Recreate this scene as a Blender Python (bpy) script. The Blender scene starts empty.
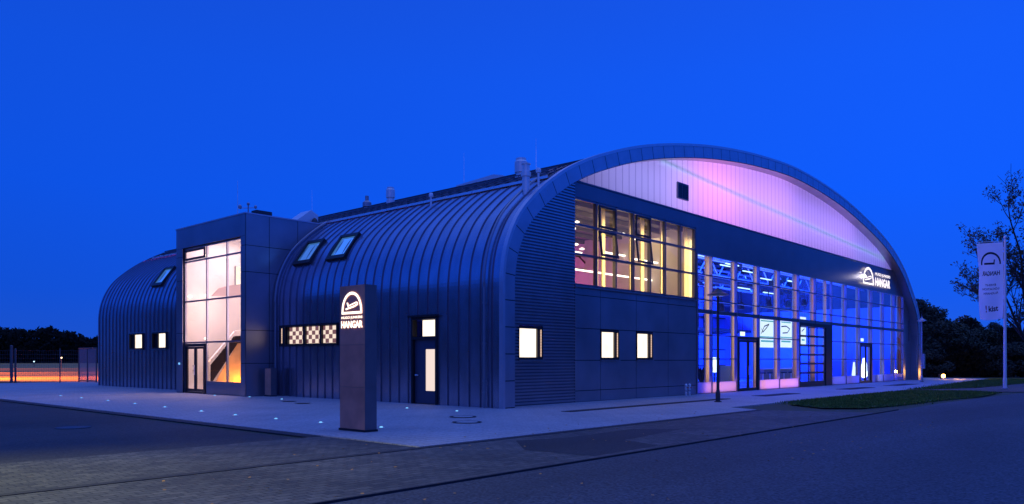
import bpy, math, random
from mathutils import Vector, Matrix
R = math.radians
random.seed(11)
sc = bpy.context.scene
col = sc.collection
PI = math.pi

# ------------------------------------------------------------------ camera numbers
FPX = 768.4
YAW = R(42.0465)
CS, SN = math.cos(YAW), math.sin(YAW)
CAM = Vector((-19.09, -17.63, 1.65))

def at(px, w, z=0.0):
    """a point at depth w (metres) seen in column px"""
    r = (px - 512) / FPX * w
    return Vector((CAM.x + r * SN + w * CS, CAM.y - r * CS + w * SN, z))

def on_y(px, py, Y):
    r = (px - 512) / FPX
    dx, dy = r * SN + CS, -r * CS + SN
    t = (Y - CAM.y) / dy
    return CAM.x + dx * t, CAM.z + (360 - py) / FPX * t

# ------------------------------------------------------------------ materials
def nodes(m):
    m.use_nodes = True
    nt = m.node_tree
    return nt, nt.nodes, nt.links

def pbr(name, c, rough=0.6, metal=0.0, noise=0.0, nscale=3.0, bump=0.0, bscale=40.0, spec=0.5, stretch=None):
    m = bpy.data.materials.new(name)
    nt, N, L = nodes(m)
    b = N['Principled BSDF']
    b.inputs['Base Color'].default_value = (*c, 1)
    b.inputs['Roughness'].default_value = rough
    b.inputs['Metallic'].default_value = metal
    b.inputs['Specular IOR Level'].default_value = spec
    if noise or bump:
        tc = N.new('ShaderNodeTexCoord')
        vec = tc.outputs['Object']
        if stretch:
            mp = N.new('ShaderNodeMapping'); mp.inputs['Scale'].default_value = stretch
            L.new(vec, mp.inputs['Vector']); vec = mp.outputs['Vector']
    if noise:
        n = N.new('ShaderNodeTexNoise'); n.inputs['Scale'].default_value = nscale; n.inputs['Detail'].default_value = 6
        L.new(vec, n.inputs['Vector'])
        r = N.new('ShaderNodeValToRGB')
        r.color_ramp.elements[0].position = 0.3; r.color_ramp.elements[1].position = 0.7
        r.color_ramp.elements[0].color = (*[x * (1 - noise) for x in c], 1)
        r.color_ramp.elements[1].color = (*[min(1, x * (1 + noise)) for x in c], 1)
        L.new(n.outputs['Fac'], r.inputs['Fac']); L.new(r.outputs['Color'], b.inputs['Base Color'])
        mr = N.new('ShaderNodeMapRange')
        mr.inputs['To Min'].default_value = max(0.02, rough - noise * 0.25); mr.inputs['To Max'].default_value = min(1, rough + noise * 0.25)
        L.new(n.outputs['Fac'], mr.inputs['Value']); L.new(mr.outputs['Result'], b.inputs['Roughness'])
    if bump:
        n2 = N.new('ShaderNodeTexNoise'); n2.inputs['Scale'].default_value = bscale; n2.inputs['Detail'].default_value = 4
        L.new(vec, n2.inputs['Vector'])
        bp = N.new('ShaderNodeBump'); bp.inputs['Strength'].default_value = bump; bp.inputs['Distance'].default_value = 0.02
        L.new(n2.outputs['Fac'], bp.inputs['Height']); L.new(bp.outputs['Normal'], b.inputs['Normal'])
    return m

def emit(name, c, s):
    m = bpy.data.materials.new(name)
    nt, N, L = nodes(m)
    N.remove(N['Principled BSDF'])
    e = N.new('ShaderNodeEmission'); e.inputs['Color'].default_value = (*c, 1); e.inputs['Strength'].default_value = s
    L.new(e.outputs[0], N['Material Output'].inputs['Surface'])
    return m

def blind(name, c, s, scale):
    """a lit roller blind: soft horizontal folds and a slow falloff"""
    m = emit(name, c, s)
    nt, N, L = nodes(m)
    e = [n for n in N if n.type == 'EMISSION'][0]
    tc = N.new('ShaderNodeTexCoord')
    w = N.new('ShaderNodeTexWave'); w.bands_direction = 'Z'; w.inputs['Scale'].default_value = scale; w.inputs['Distortion'].default_value = 0.4
    n = N.new('ShaderNodeTexNoise'); n.inputs['Scale'].default_value = 1.7
    L.new(tc.outputs['Object'], w.inputs['Vector']); L.new(tc.outputs['Object'], n.inputs['Vector'])
    a = N.new('ShaderNodeMath'); a.operation = 'MULTIPLY_ADD'; a.inputs[1].default_value = 0.34; a.inputs[2].default_value = 0.55
    L.new(w.outputs['Fac'], a.inputs[0])
    b = N.new('ShaderNodeMath'); b.operation = 'ADD'; L.new(a.outputs[0], b.inputs[0]); 
    n2 = N.new('ShaderNodeMath'); n2.operation = 'MULTIPLY'; n2.inputs[1].default_value = 0.6; L.new(n.outputs['Fac'], n2.inputs[0]); L.new(n2.outputs[0], b.inputs[1])
    d = N.new('ShaderNodeMath'); d.operation = 'MULTIPLY'; d.inputs[1].default_value = s; L.new(b.outputs[0], d.inputs[0])
    L.new(d.outputs[0], e.inputs['Strength'])
    return m

def glass(name, tint=(0.9, 0.95, 1.0), refl=1.0):
    m = bpy.data.materials.new(name)
    nt, N, L = nodes(m)
    N.remove(N['Principled BSDF'])
    t = N.new('ShaderNodeBsdfTransparent'); t.inputs['Color'].default_value = (*tint, 1)
    g = N.new('ShaderNodeBsdfGlossy'); g.inputs['Roughness'].default_value = 0.015; g.inputs['Color'].default_value = (1, 1, 1, 1)
    f = N.new('ShaderNodeFresnel'); f.inputs['IOR'].default_value = 1.5
    mu = N.new('ShaderNodeMath'); mu.operation = 'MULTIPLY'; mu.inputs[1].default_value = refl
    L.new(f.outputs[0], mu.inputs[0])
    mx = N.new('ShaderNodeMixShader')
    L.new(mu.outputs[0], mx.inputs[0]); L.new(t.outputs[0], mx.inputs[1]); L.new(g.outputs[0], mx.inputs[2])
    L.new(mx.outputs[0], N['Material Output'].inputs['Surface'])
    return m

def translucent(name, c, gloss=0.04):
    m = bpy.data.materials.new(name)
    nt, N, L = nodes(m)
    N.remove(N['Principled BSDF'])
    t = N.new('ShaderNodeBsdfTranslucent'); t.inputs['Color'].default_value = (*c, 1)
    d = N.new('ShaderNodeBsdfDiffuse'); d.inputs['Color'].default_value = (*[x * 0.5 for x in c], 1)
    g = N.new('ShaderNodeBsdfGlossy'); g.inputs['Roughness'].default_value = 0.15
    m1 = N.new('ShaderNodeMixShader'); m1.inputs[0].default_value = 0.15
    m2 = N.new('ShaderNodeMixShader'); m2.inputs[0].default_value = gloss
    L.new(t.outputs[0], m1.inputs[1]); L.new(d.outputs[0], m1.inputs[2])
    L.new(m1.outputs[0], m2.inputs[1]); L.new(g.outputs[0], m2.inputs[2])
    L.new(m2.outputs[0], N['Material Output'].inputs['Surface'])
    return m

def pavers(name, c1, c2, mortar, bw, bh, rough=0.75, rot=0.0, patch=0.25, bump=0.4):
    m = bpy.data.materials.new(name)
    nt, N, L = nodes(m)
    b = N['Principled BSDF']; b.inputs['Roughness'].default_value = rough
    tc = N.new('ShaderNodeTexCoord'); mp = N.new('ShaderNodeMapping'); mp.inputs['Rotation'].default_value = (0, 0, rot)
    L.new(tc.outputs['Object'], mp.inputs['Vector'])
    br = N.new('ShaderNodeTexBrick')
    br.inputs['Scale'].default_value = 1; br.inputs['Brick Width'].default_value = bw; br.inputs['Row Height'].default_value = bh
    br.inputs['Mortar Size'].default_value = min(bw, bh) * 0.05; br.inputs['Mortar Smooth'].default_value = 0.2
    br.inputs['Color1'].default_value = (*c1, 1); br.inputs['Color2'].default_value = (*c2, 1); br.inputs['Mortar'].default_value = (*mortar, 1)
    L.new(mp.outputs[0], br.inputs['Vector'])
    n = N.new('ShaderNodeTexNoise'); n.inputs['Scale'].default_value = 0.35; n.inputs['Detail'].default_value = 8; n.inputs['Roughness'].default_value = 0.65
    L.new(tc.outputs['Object'], n.inputs['Vector'])
    r = N.new('ShaderNodeMapRange'); r.inputs['From Min'].default_value = 0.3; r.inputs['From Max'].default_value = 0.7
    r.inputs['To Min'].default_value = 1 - patch; r.inputs['To Max'].default_value = 1 + patch
    L.new(n.outputs['Fac'], r.inputs['Value'])
    mx = N.new('ShaderNodeVectorMath'); mx.operation = 'SCALE'
    L.new(br.outputs['Color'], mx.inputs[0]); L.new(r.outputs['Result'], mx.inputs['Scale'])
    n3 = N.new('ShaderNodeTexNoise'); n3.inputs['Scale'].default_value = 14; n3.inputs['Detail'].default_value = 5
    L.new(tc.outputs['Object'], n3.inputs['Vector'])
    r3 = N.new('ShaderNodeMapRange'); r3.inputs['From Min'].default_value = 0.3; r3.inputs['From Max'].default_value = 0.7
    r3.inputs['To Min'].default_value = 0.75; r3.inputs['To Max'].default_value = 1.25
    L.new(n3.outputs['Fac'], r3.inputs['Value'])
    mx3 = N.new('ShaderNodeVectorMath'); mx3.operation = 'SCALE'
    L.new(mx.outputs[0], mx3.inputs[0]); L.new(r3.outputs['Result'], mx3.inputs['Scale'])
    L.new(mx3.outputs[0], b.inputs['Base Color'])
    bp = N.new('ShaderNodeBump'); bp.inputs['Strength'].default_value = bump; bp.inputs['Distance'].default_value = 0.01; bp.invert = True
    ad = N.new('ShaderNodeMath'); ad.operation = 'MULTIPLY_ADD'; ad.inputs[1].default_value = 0.35
    L.new(n3.outputs['Fac'], ad.inputs[0]); L.new(br.outputs['Fac'], ad.inputs[2])
    L.new(ad.outputs[0], bp.inputs['Height']); L.new(bp.outputs['Normal'], b.inputs['Normal'])
    return m

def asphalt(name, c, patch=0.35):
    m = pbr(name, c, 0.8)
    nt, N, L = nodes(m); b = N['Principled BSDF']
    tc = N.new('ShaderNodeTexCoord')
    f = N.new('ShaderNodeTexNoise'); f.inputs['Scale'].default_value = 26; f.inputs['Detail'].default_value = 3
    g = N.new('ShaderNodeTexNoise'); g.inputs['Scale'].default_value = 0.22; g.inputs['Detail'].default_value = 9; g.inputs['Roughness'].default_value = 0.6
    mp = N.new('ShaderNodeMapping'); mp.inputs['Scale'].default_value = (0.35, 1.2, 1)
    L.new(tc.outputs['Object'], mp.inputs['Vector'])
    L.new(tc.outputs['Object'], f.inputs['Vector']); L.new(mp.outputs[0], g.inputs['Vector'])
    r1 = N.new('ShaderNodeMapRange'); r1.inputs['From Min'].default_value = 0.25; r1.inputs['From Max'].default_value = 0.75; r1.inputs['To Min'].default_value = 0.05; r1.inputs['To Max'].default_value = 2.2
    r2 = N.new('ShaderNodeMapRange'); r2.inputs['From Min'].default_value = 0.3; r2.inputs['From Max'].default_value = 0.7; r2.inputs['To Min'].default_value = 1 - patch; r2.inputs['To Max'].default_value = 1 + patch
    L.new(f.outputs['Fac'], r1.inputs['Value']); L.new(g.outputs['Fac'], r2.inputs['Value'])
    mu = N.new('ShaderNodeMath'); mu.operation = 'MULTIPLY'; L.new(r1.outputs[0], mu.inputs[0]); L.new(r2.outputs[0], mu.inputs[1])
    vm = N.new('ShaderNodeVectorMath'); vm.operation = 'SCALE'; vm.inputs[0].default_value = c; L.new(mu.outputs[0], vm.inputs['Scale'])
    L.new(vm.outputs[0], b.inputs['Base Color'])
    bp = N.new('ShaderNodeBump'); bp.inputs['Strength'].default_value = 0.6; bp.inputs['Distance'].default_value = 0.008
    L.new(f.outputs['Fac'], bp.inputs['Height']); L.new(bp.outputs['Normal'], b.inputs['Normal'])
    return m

M = dict(
    seam=pbr('seam_metal', (0.46, 0.45, 0.56), 0.25, 0.9, 0.14, 0.9, 0.03, 1.2, spec=1.0, stretch=(1, 2.5, 1)),
    rib=pbr('shaded_rib', (0.2, 0.19, 0.24), 0.3, 0.85),  # darker than the sheets: the ribs' shadow side put into the colour
    roofm=pbr('main_roof', (0.09, 0.09, 0.12), 0.6, 0.4, 0.15, 2),
    ring=pbr('fascia_metal', (0.50, 0.47, 0.54), 0.36, 0.85, 0.10, 1.5),
    ringtrim=pbr('fascia_trim', (0.66, 0.60, 0.66), 0.4, 0.85, 0.05),
    corr=pbr('corrugated_metal', (0.50, 0.46, 0.51), 0.30, 0.85, 0.08, 1.2),
    panel=pbr('wall_panel', (0.38, 0.38, 0.43), 0.34, 0.8, 0.18, 0.5),
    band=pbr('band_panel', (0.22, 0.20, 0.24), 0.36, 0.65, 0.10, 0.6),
    tower=pbr('tower_panel', (0.38, 0.37, 0.42), 0.34, 0.75, 0.16, 0.5),
    joint=pbr('joint_dark', (0.015, 0.015, 0.02), 0.8),
    frame=pbr('dark_frame', (0.02, 0.02, 0.024), 0.4, 0.2),
    alu=pbr('aluminium_frame', (0.32, 0.32, 0.36), 0.35, 0.7, 0.05),
    alud=pbr('aluminium_frame_dark', (0.16, 0.17, 0.21), 0.35, 0.6, 0.05),
    steel=pbr('galvanised_steel', (0.92, 0.92, 0.94), 0.28, 0.7, 0.12, 6),
    membrane=pbr('roof_membrane', (0.05, 0.05, 0.06), 0.85, 0, 0.2, 2),
    wood=pbr('pale_timber', (0.74, 0.52, 0.17), 0.55, 0, 0.12, 5, stretch=(8, 8, 0.6)),
    woodr=pbr('cream_timber', (0.76, 0.62, 0.40), 0.55, 0, 0.12, 5, stretch=(8, 8, 0.6)),
    plaster=pbr('white_plaster', (0.75, 0.73, 0.70), 0.8, 0, 0.05, 1.2),
    ceil=pbr('beige_ceiling', (0.24, 0.21, 0.19), 0.8, 0, 0.08, 2),
    floor=pbr('hall_floor', (0.3, 0.3, 0.32), 0.25, 0, 0.1, 0.6),
    dark=pbr('dark_paint', (0.03, 0.03, 0.035), 0.6),
    stair=pbr('stair_paint', (0.014, 0.012, 0.018), 0.8, spec=0.03),
    glass=glass('window_glass'),
    glasst=glass('window_glass_warm', (0.97, 0.93, 0.9), 0.8),
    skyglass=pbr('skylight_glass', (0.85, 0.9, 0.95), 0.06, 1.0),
    poly=translucent('polycarbonate', (0.85, 0.82, 0.88)),
    frost=translucent('frosted_glass', (0.8, 0.74, 0.78), 0.06),
    warm=blind('lit_blind', (1.0, 0.84, 0.68), 1.5, 9),
    warmreveal=blind('painted_reveal_light', (1.0, 0.66, 0.50), 0.85, 3),  # light falling on the window reveals, put in as a glow
    white=emit('sign_white', (1.0, 0.94, 0.82), 2.2),
    whitef=emit('facade_sign_white', (1.0, 0.90, 0.95), 1.5),
    led=emit('ground_led', (0.20, 0.55, 1.0), 1.3),
    tube=emit('tube_light', (1.0, 0.90, 0.75), 3.0),
    tubeb=emit('tube_light_cold', (0.50, 0.80, 1.0), 2.2),
    exit=emit('exit_sign', (0.75, 1.0, 0.85), 1.6),
    amber=emit('amber_lamp', (1.0, 0.38, 0.05), 6),
    flood=emit('flood_lamp', (1.0, 0.46, 0.08), 22),
    rust=pbr('brown_steel', (0.85, 0.30, 0.18), 0.6, 0.0, 0.25, 1.6),
    rustside=pbr('brown_steel_side', (0.2, 0.17, 0.18), 0.45, 0.5, 0.1, 2.5),
    flagw=translucent('flag_cloth', (0.93, 0.98, 1.0), 0.0),
    ink=pbr('flag_ink', (0.02, 0.02, 0.04), 0.8),
    red=pbr('flag_red', (0.35, 0.03, 0.06), 0.8),
    pole=pbr('white_pole', (0.85, 0.86, 0.86), 0.35, 0.2),
    lampdark=pbr('lamp_dark', (0.06, 0.06, 0.07), 0.45, 0.4),
    lampgrey=pbr('lamp_grey', (0.38, 0.38, 0.42), 0.4, 0.5),
    bark=pbr('bark', (0.022, 0.02, 0.018), 0.9, 0, 0.3, 8, 0.6, 20),
    leaf=pbr('leaf_green', (0.045, 0.055, 0.022), 0.7, 0, 0.6, 1.2),
    leafd=pbr('leaf_dark', (0.03, 0.036, 0.018), 0.8, 0, 0.6, 0.7),
    leafa=pbr('leaf_autumn', (0.035, 0.03, 0.014), 0.7, 0, 0.6, 1.5),
    dryleaf=pbr('dry_leaf', (0.45, 0.22, 0.05), 0.7, 0, 0.3, 3),
    grass=pbr('grass', (0.085, 0.155, 0.018), 0.8, 0, 0.5, 1.8),
    soil=pbr('soil', (0.05, 0.09, 0.018), 0.95, 0, 0.4, 2.5),
    field=pbr('field_grass', (0.05, 0.06, 0.03), 0.95, 0, 0.4, 0.05),
    bed=pbr('gravel_bed', (0.035, 0.035, 0.04), 0.9, 0, 0.5, 9, 0.8, 30),
    iron=pbr('cast_iron', (0.04, 0.04, 0.045), 0.5, 0.5, 0.2, 10),
    fence=pbr('fence_steel', (0.14, 0.13, 0.13), 0.5, 0.5),
    concrete=pavers('pavement_slabs', (0.40, 0.385, 0.385), (0.37, 0.36, 0.36), (0.24, 0.235, 0.24), 0.6, 0.3, 0.7, 0, 0.16, 0.2),
    paver=pavers('block_paving', (0.105, 0.10, 0.088), (0.055, 0.054, 0.05), (0.015, 0.015, 0.015), 0.24, 0.16, 0.75, 0, 0.42, 1.0),
    road=asphalt('road_asphalt', (0.046, 0.050, 0.060), 0.42),
    yard=asphalt('yard_asphalt', (0.028, 0.028, 0.030), 0.5),
    channel=pbr('drain_channel', (0.026, 0.026, 0.028), 0.8, 0, 0.3, 6),
    path=pavers('red_path', (0.17, 0.115, 0.09), (0.14, 0.095, 0.08), (0.06, 0.05, 0.05), 0.2, 0.1, 0.8),
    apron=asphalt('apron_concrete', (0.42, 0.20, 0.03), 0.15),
    sofa=pbr('brown_leather', (0.30, 0.21, 0.15), 0.5, 0, 0.1, 3),
    greenp=pbr('green_glass_panel', (0.30, 0.5, 0.25), 0.3),
)

def checker_mat():
    m = emit('checker_window', (1, 0.86, 0.72), 1.0)
    nt, N, L = nodes(m); e = [n for n in N if n.type == 'EMISSION'][0]
    tc = N.new('ShaderNodeTexCoord'); ck = N.new('ShaderNodeTexChecker')
    mp = N.new('ShaderNodeMapping'); mp.inputs['Location'].default_value = (0.5, 0.02, 0.02); mp.inputs['Scale'].default_value = (1, 0.72, 1)
    L.new(tc.outputs['Object'], mp.inputs['Vector']); L.new(mp.outputs[0], ck.inputs['Vector'])
    ck.inputs['Scale'].default_value = 5.4
    ck.inputs['Color1'].default_value = (1.0, 0.80, 0.66, 1); ck.inputs['Color2'].default_value = (0.18, 0.085, 0.105, 1)
    L.new(ck.outputs['Color'], e.inputs['Color'])
    return m
M['checker'] = checker_mat()
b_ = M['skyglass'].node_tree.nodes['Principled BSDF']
b_.inputs['Emission Color'].default_value = (0.10, 0.36, 1, 1); b_.inputs['Emission Strength'].default_value = 0.38   # added glow, stands in for bright sky mirrored in the panes

# ------------------------------------------------------------------ mesh builder
ORG = {}
class MB:
    def __init__(s): s.v = []; s.f = []
    def add(s, vs, fs):
        o = len(s.v); s.v += [tuple(v) for v in vs]; s.f += [tuple(i + o for i in f) for f in fs]; return s
    def quad(s, a, b, c, d): return s.add([a, b, c, d], [(0, 1, 2, 3)])
    def poly(s, pts): return s.add(pts, [tuple(range(len(pts)))])
    def box(s, x0, x1, y0, y1, z0, z1):
        if x0 > x1: x0, x1 = x1, x0
        if y0 > y1: y0, y1 = y1, y0
        return s.add([(x0, y0, z0), (x1, y0, z0), (x1, y1, z0), (x0, y1, z0), (x0, y0, z1), (x1, y0, z1), (x1, y1, z1), (x0, y1, z1)],
                     [(3, 2, 1, 0), (4, 5, 6, 7), (0, 1, 5, 4), (1, 2, 6, 5), (2, 3, 7, 6), (3, 0, 4, 7)])
    def prism(s, pts, d):
        """closed polygon pts swept by vector d"""
        n = len(pts); d = Vector(d)
        a = [Vector(p) for p in pts]; b = [p + d for p in a]
        fs = [tuple(range(n - 1, -1, -1)), tuple(range(n, 2 * n))] + [(i, (i + 1) % n, n + (i + 1) % n, n + i) for i in range(n)]
        return s.add(a + b, fs)
    def tube(s, p0, p1, r0, r1=None, n=10, caps=True):
        p0, p1 = Vector(p0), Vector(p1); r1 = r0 if r1 is None else r1
        d = (p1 - p0).normalized(); u = d.orthogonal().normalized(); w = d.cross(u)
        vs = []
        for p, r in ((p0, r0), (p1, r1)):
            for i in range(n):
                t = 2 * PI * i / n; vs.append(p + u * (r * math.cos(t)) + w * (r * math.sin(t)))
        fs = [(i, (i + 1) % n, n + (i + 1) % n, n + i) for i in range(n)]
        if caps: fs += [tuple(range(n - 1, -1, -1)), tuple(range(n, 2 * n))]
        return s.add(vs, fs)
    def lathe(s, c, prof, n=16):
        c = Vector(c); vs = []; k = len(prof)
        for r, z in prof:
            for i in range(n):
                t = 2 * PI * i / n; vs.append((c.x + r * math.cos(t), c.y + r * math.sin(t), c.z + z))
        fs = [(j * n + i, j * n + (i + 1) % n, (j + 1) * n + (i + 1) % n, (j + 1) * n + i) for j in range(k - 1) for i in range(n)]
        fs += [tuple(range(n - 1, -1, -1)), tuple(range((k - 1) * n, k * n))]
        return s.add(vs, fs)
    def build(s, name, mat, parent=None, smooth=False, loc=None):
        o0 = Vector(loc) if loc is not None else (ORG.get(parent.name, Vector((0, 0, 0))) if parent else Vector((0, 0, 0)))
        me = bpy.data.meshes.new(name)
        me.from_pydata([tuple(Vector(v) - o0) for v in s.v], [], s.f); me.update()
        if smooth:
            me.polygons.foreach_set('use_smooth', [True] * len(me.polygons))
        me.materials.append(mat)
        o = bpy.data.objects.new(name, me); col.objects.link(o)
        if parent:
            o.parent = parent; ORG[o.name] = o0
        else:
            o.location = o0; ORG[o.name] = o0
        return o

def tag(o, label=None, cat=None, group=None, kind=None):
    if label: o['label'] = label
    if cat: o['category'] = cat
    if group: o['group'] = group
    if kind: o['kind'] = kind
    return o

def thing(name, label, cat, loc=(0, 0, 0), group=None):
    o = bpy.data.objects.new(name, None); o.empty_display_size = 0.3; col.objects.link(o)
    o.location = loc; ORG[o.name] = Vector(loc)
    return tag(o, label, cat, group)

def dup(root, loc, label, rz=0.0, sc_=1.0):
    r = root.copy(); col.objects.link(r); r.location = loc; r.rotation_euler = (0, 0, rz); r.scale = (sc_, sc_, sc_)
    r['label'] = label
    for ch in list(root.children):
        c = ch.copy(); col.objects.link(c); c.parent = r
        for g in ch.children:
            d = g.copy(); col.objects.link(d); d.parent = c
    return r

def text_mesh(txt, xform, depth=0.0, bold=0.0, target_w=None, target_h=None, align='CENTER'):
    """returns (verts, faces) of a line of text mapped by xform(u, v, d)"""
    cu = bpy.data.curves.new('lettering', 'FONT'); cu.body = txt; cu.size = 1; cu.align_x = align
    cu.offset = bold; cu.extrude = 0.5 if depth else 0.0; cu.resolution_u = 3
    ob = bpy.data.objects.new('lettering', cu); col.objects.link(ob)
    dg = bpy.context.evaluated_depsgraph_get()
    me = bpy.data.meshes.new_from_object(ob.evaluated_get(dg))
    vs = [v.co.copy() for v in me.vertices]; fs = [tuple(p.vertices) for p in me.polygons]
    bpy.data.objects.remove(ob); bpy.data.curves.remove(cu); bpy.data.meshes.remove(me)
    x0, x1 = min(v.x for v in vs), max(v.x for v in vs); y0, y1 = min(v.y for v in vs), max(v.y for v in vs)
    out = []
    for v in vs:
        u = (v.x - (x0 + x1) / 2) / (x1 - x0) * target_w
        w = (v.y - y0) / (y1 - y0) * target_h
        out.append(xform(u, w, (v.z if depth else 0.0) * depth * 2 if depth else 0.0))
    return out, fs

def light(kind, name, loc, energy, color, target=None, size=None, size_y=None, spot=None, blend=0.4, radius=None):
    l = bpy.data.lights.new(name, kind); l.energy = energy; l.color = color
    if kind == 'AREA':
        l.shape = 'RECTANGLE'; l.size = size; l.size_y = size_y or size
    if kind == 'SPOT':
        l.spot_size = spot; l.spot_blend = blend
    if radius is not None and kind in ('POINT', 'SPOT'): l.shadow_soft_size = radius
    o = bpy.data.objects.new(name, l); col.objects.link(o); o.location = loc
    if target is not None:
        o.rotation_euler = (Vector(target) - Vector(loc)).to_track_quat('-Z', 'Y').to_euler()
    return o

# ------------------------------------------------------------------ world, sun, camera
w = bpy.data.worlds.new('World'); sc.world = w; w.use_nodes = True
N, L = w.node_tree.nodes, w.node_tree.links
bg = N['Background']
tc = N.new('ShaderNodeTexCoord')
sep = N.new('ShaderNodeSeparateXYZ'); L.new(tc.outputs['Generated'], sep.inputs[0])
ramp = N.new('ShaderNodeValToRGB'); L.new(sep.outputs['Z'], ramp.inputs['Fac'])
cr = ramp.color_ramp
cr.elements[0].position = 0.0; cr.elements[0].color = (0.016, 0.105, 0.72, 1)
cr.elements[1].position = 1.0; cr.elements[1].color = (0.30, 0.46, 1.30, 1)
for p, c in ((0.08, (0.007, 0.100, 0.84)), (0.20, (0.004, 0.105, 0.96)), (0.34, (0.005, 0.100, 0.91)), (0.45, (0.007, 0.088, 0.80)), (0.58, (0.014, 0.12, 0.98)), (0.75, (0.06, 0.20, 1.12))):
    e = cr.elements.new(p); e.color = (*c, 1)
# afterglow of the set sun, behind the camera
dot = N.new('ShaderNodeVectorMath'); dot.operation = 'DOT_PRODUCT'
L.new(tc.outputs['Generated'], dot.inputs[0]); dot.inputs[1].default_value = (-0.80, -0.58, 0.12)
gl = N.new('ShaderNodeMapRange'); gl.inputs['From Min'].default_value = 0.1; gl.inputs['From Max'].default_value = 1.0
gl.interpolation_type = 'SMOOTHSTEP'
L.new(dot.outputs['Value'], gl.inputs['Value'])
glow = N.new('ShaderNodeMix'); glow.data_type = 'RGBA'
L.new(gl.outputs['Result'], glow.inputs['Factor'])
# the sky is deeper towards the left (north) than towards the right
dr_ = N.new('ShaderNodeVectorMath'); dr_.operation = 'DOT_PRODUCT'
L.new(tc.outputs['Generated'], dr_.inputs[0]); dr_.inputs[1].default_value = (SN, -CS, 0)
mr_ = N.new('ShaderNodeMapRange'); mr_.inputs['From Min'].default_value = -0.65; mr_.inputs['From Max'].default_value = 0.45
mr_.inputs['To Min'].default_value = 0.78; mr_.inputs['To Max'].default_value = 1.04
L.new(dr_.outputs['Value'], mr_.inputs['Value'])
sc_ = N.new('ShaderNodeVectorMath'); sc_.operation = 'SCALE'
L.new(ramp.outputs['Color'], sc_.inputs[0]); L.new(mr_.outputs['Result'], sc_.inputs['Scale'])
L.new(sc_.outputs[0], glow.inputs['A'])
glow.inputs['B'].default_value = (0.028, 0.118, 0.98, 1)
sky = N.new('ShaderNodeTexSky'); sky.sky_type = 'NISHITA'; sky.sun_disc = False
sky.sun_elevation = R(-4); sky.sun_rotation = R(234)
sm = N.new('ShaderNodeVectorMath'); sm.operation = 'SCALE'; sm.inputs['Scale'].default_value = 0.08
L.new(sky.outputs['Color'], sm.inputs[0])
ad = N.new('ShaderNodeVectorMath'); ad.operation = 'ADD'
L.new(glow.outputs['Result'], ad.inputs[0]); L.new(sm.outputs[0], ad.inputs[1])
L.new(ad.outputs[0], bg.inputs['Color']); bg.inputs['Strength'].default_value = 1.0

sun = bpy.data.lights.new('afterglow_sun', 'SUN'); sun.energy = 0.035; sun.angle = R(25); sun.color = (0.6, 0.62, 1.0)
so = bpy.data.objects.new('afterglow_sun', sun); col.objects.link(so)
so.rotation_euler = Vector((0.80, 0.58, -0.22)).to_track_quat('-Z', 'Y').to_euler()

cam = bpy.data.cameras.new('camera'); co = bpy.data.objects.new('camera', cam); col.objects.link(co)
cam.sensor_width = 36; cam.lens = FPX / 1024 * 36; cam.shift_y = 108 / 1024; cam.clip_end = 4000; cam.clip_start = 0.1
co.location = CAM; co.rotation_euler = (R(90), 0, YAW - R(90))
sc.camera = co
sc.view_settings.view_transform = 'Standard'; sc.view_settings.look = 'None'; sc.view_settings.exposure = 0
sc.cycles.use_denoising = True
sc.cycles.max_bounces = 8; sc.cycles.transparent_max_bounces = 16
sc.cycles.sample_clamp_indirect = 6

# ------------------------------------------------------------------ arch profile (x along the facade, z up)
KEY = [(0, 0), (0, 1.3), (0, 2.6), (0, 3.9), (0.02, 4.6), (0.15, 5.35), (0.45, 6.1), (0.92, 6.82), (1.73, 7.58), (2.57, 8.2), (3.75, 8.9), (5.61, 9.7),
       (8.48, 10.64), (11.8, 11.42), (15.65, 12.07), (20.2, 12.56), (25.5, 12.79), (32.3, 12.36), (38.33, 11.42), (42.98, 10.34),
       (46.6, 8.88), (49.05, 7.2), (50.5, 5.95), (51.15, 4.95), (51.3, 4.1), (51.3, 2.6), (51.3, 1.3), (51.3, 0)]
def catmull(P, k=5):
    out = []
    for i in range(len(P) - 1):
        p0 = P[max(i - 1, 0)]; p1 = P[i]; p2 = P[i + 1]; p3 = P[min(i + 2, len(P) - 1)]
        # centripetal-ish: tangents scaled by local chord
        for j in range(k):
            t = j / k
            d1 = math.dist(p0, p1) or 1; d2 = math.dist(p1, p2); d3 = math.dist(p2, p3) or 1
            m1 = [(p2[a] - p0[a]) / (d1 + d2) * d2 if i > 0 else (p2[a] - p1[a]) for a in (0, 1)]
            m2 = [(p3[a] - p1[a]) / (d2 + d3) * d2 if i + 2 < len(P) else (p2[a] - p1[a]) for a in (0, 1)]
            h00 = 2 * t ** 3 - 3 * t * t + 1; h10 = t ** 3 - 2 * t * t + t; h01 = -2 * t ** 3 + 3 * t * t; h11 = t ** 3 - t * t
            out.append(tuple(h00 * p1[a] + h10 * m1[a] + h01 * p2[a] + h11 * m2[a] for a in (0, 1)))
    out.append(P[-1]); return out
PROF = catmull(KEY)
def offset(P, d):
    out = []
    for i, p in enumerate(P):
        a = P[max(i - 1, 0)]; b = P[min(i + 1, len(P) - 1)]
        tx, tz = b[0] - a[0], b[1] - a[1]; l = math.hypot(tx, tz)
        out.append((p[0] + tz / l * d, p[1] - tx / l * d))
    return out
INNER = offset(PROF, 0.62)
def z_at(P, x):
    for a, b in zip(P, P[1:]):
        if a[0] <= x <= b[0] and b[0] > a[0]:
            return a[1] + (b[1] - a[1]) * (x - a[0]) / (b[0] - a[0])
    return 0
def x_at_left(P, z):
    for a, b in zip(P, P[1:]):
        if a[1] <= z <= b[1] and b[1] > a[1]:
            return a[0] + (b[0] - a[0]) * (z - a[1]) / (b[1] - a[1])
    return P[-1][0]
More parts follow.
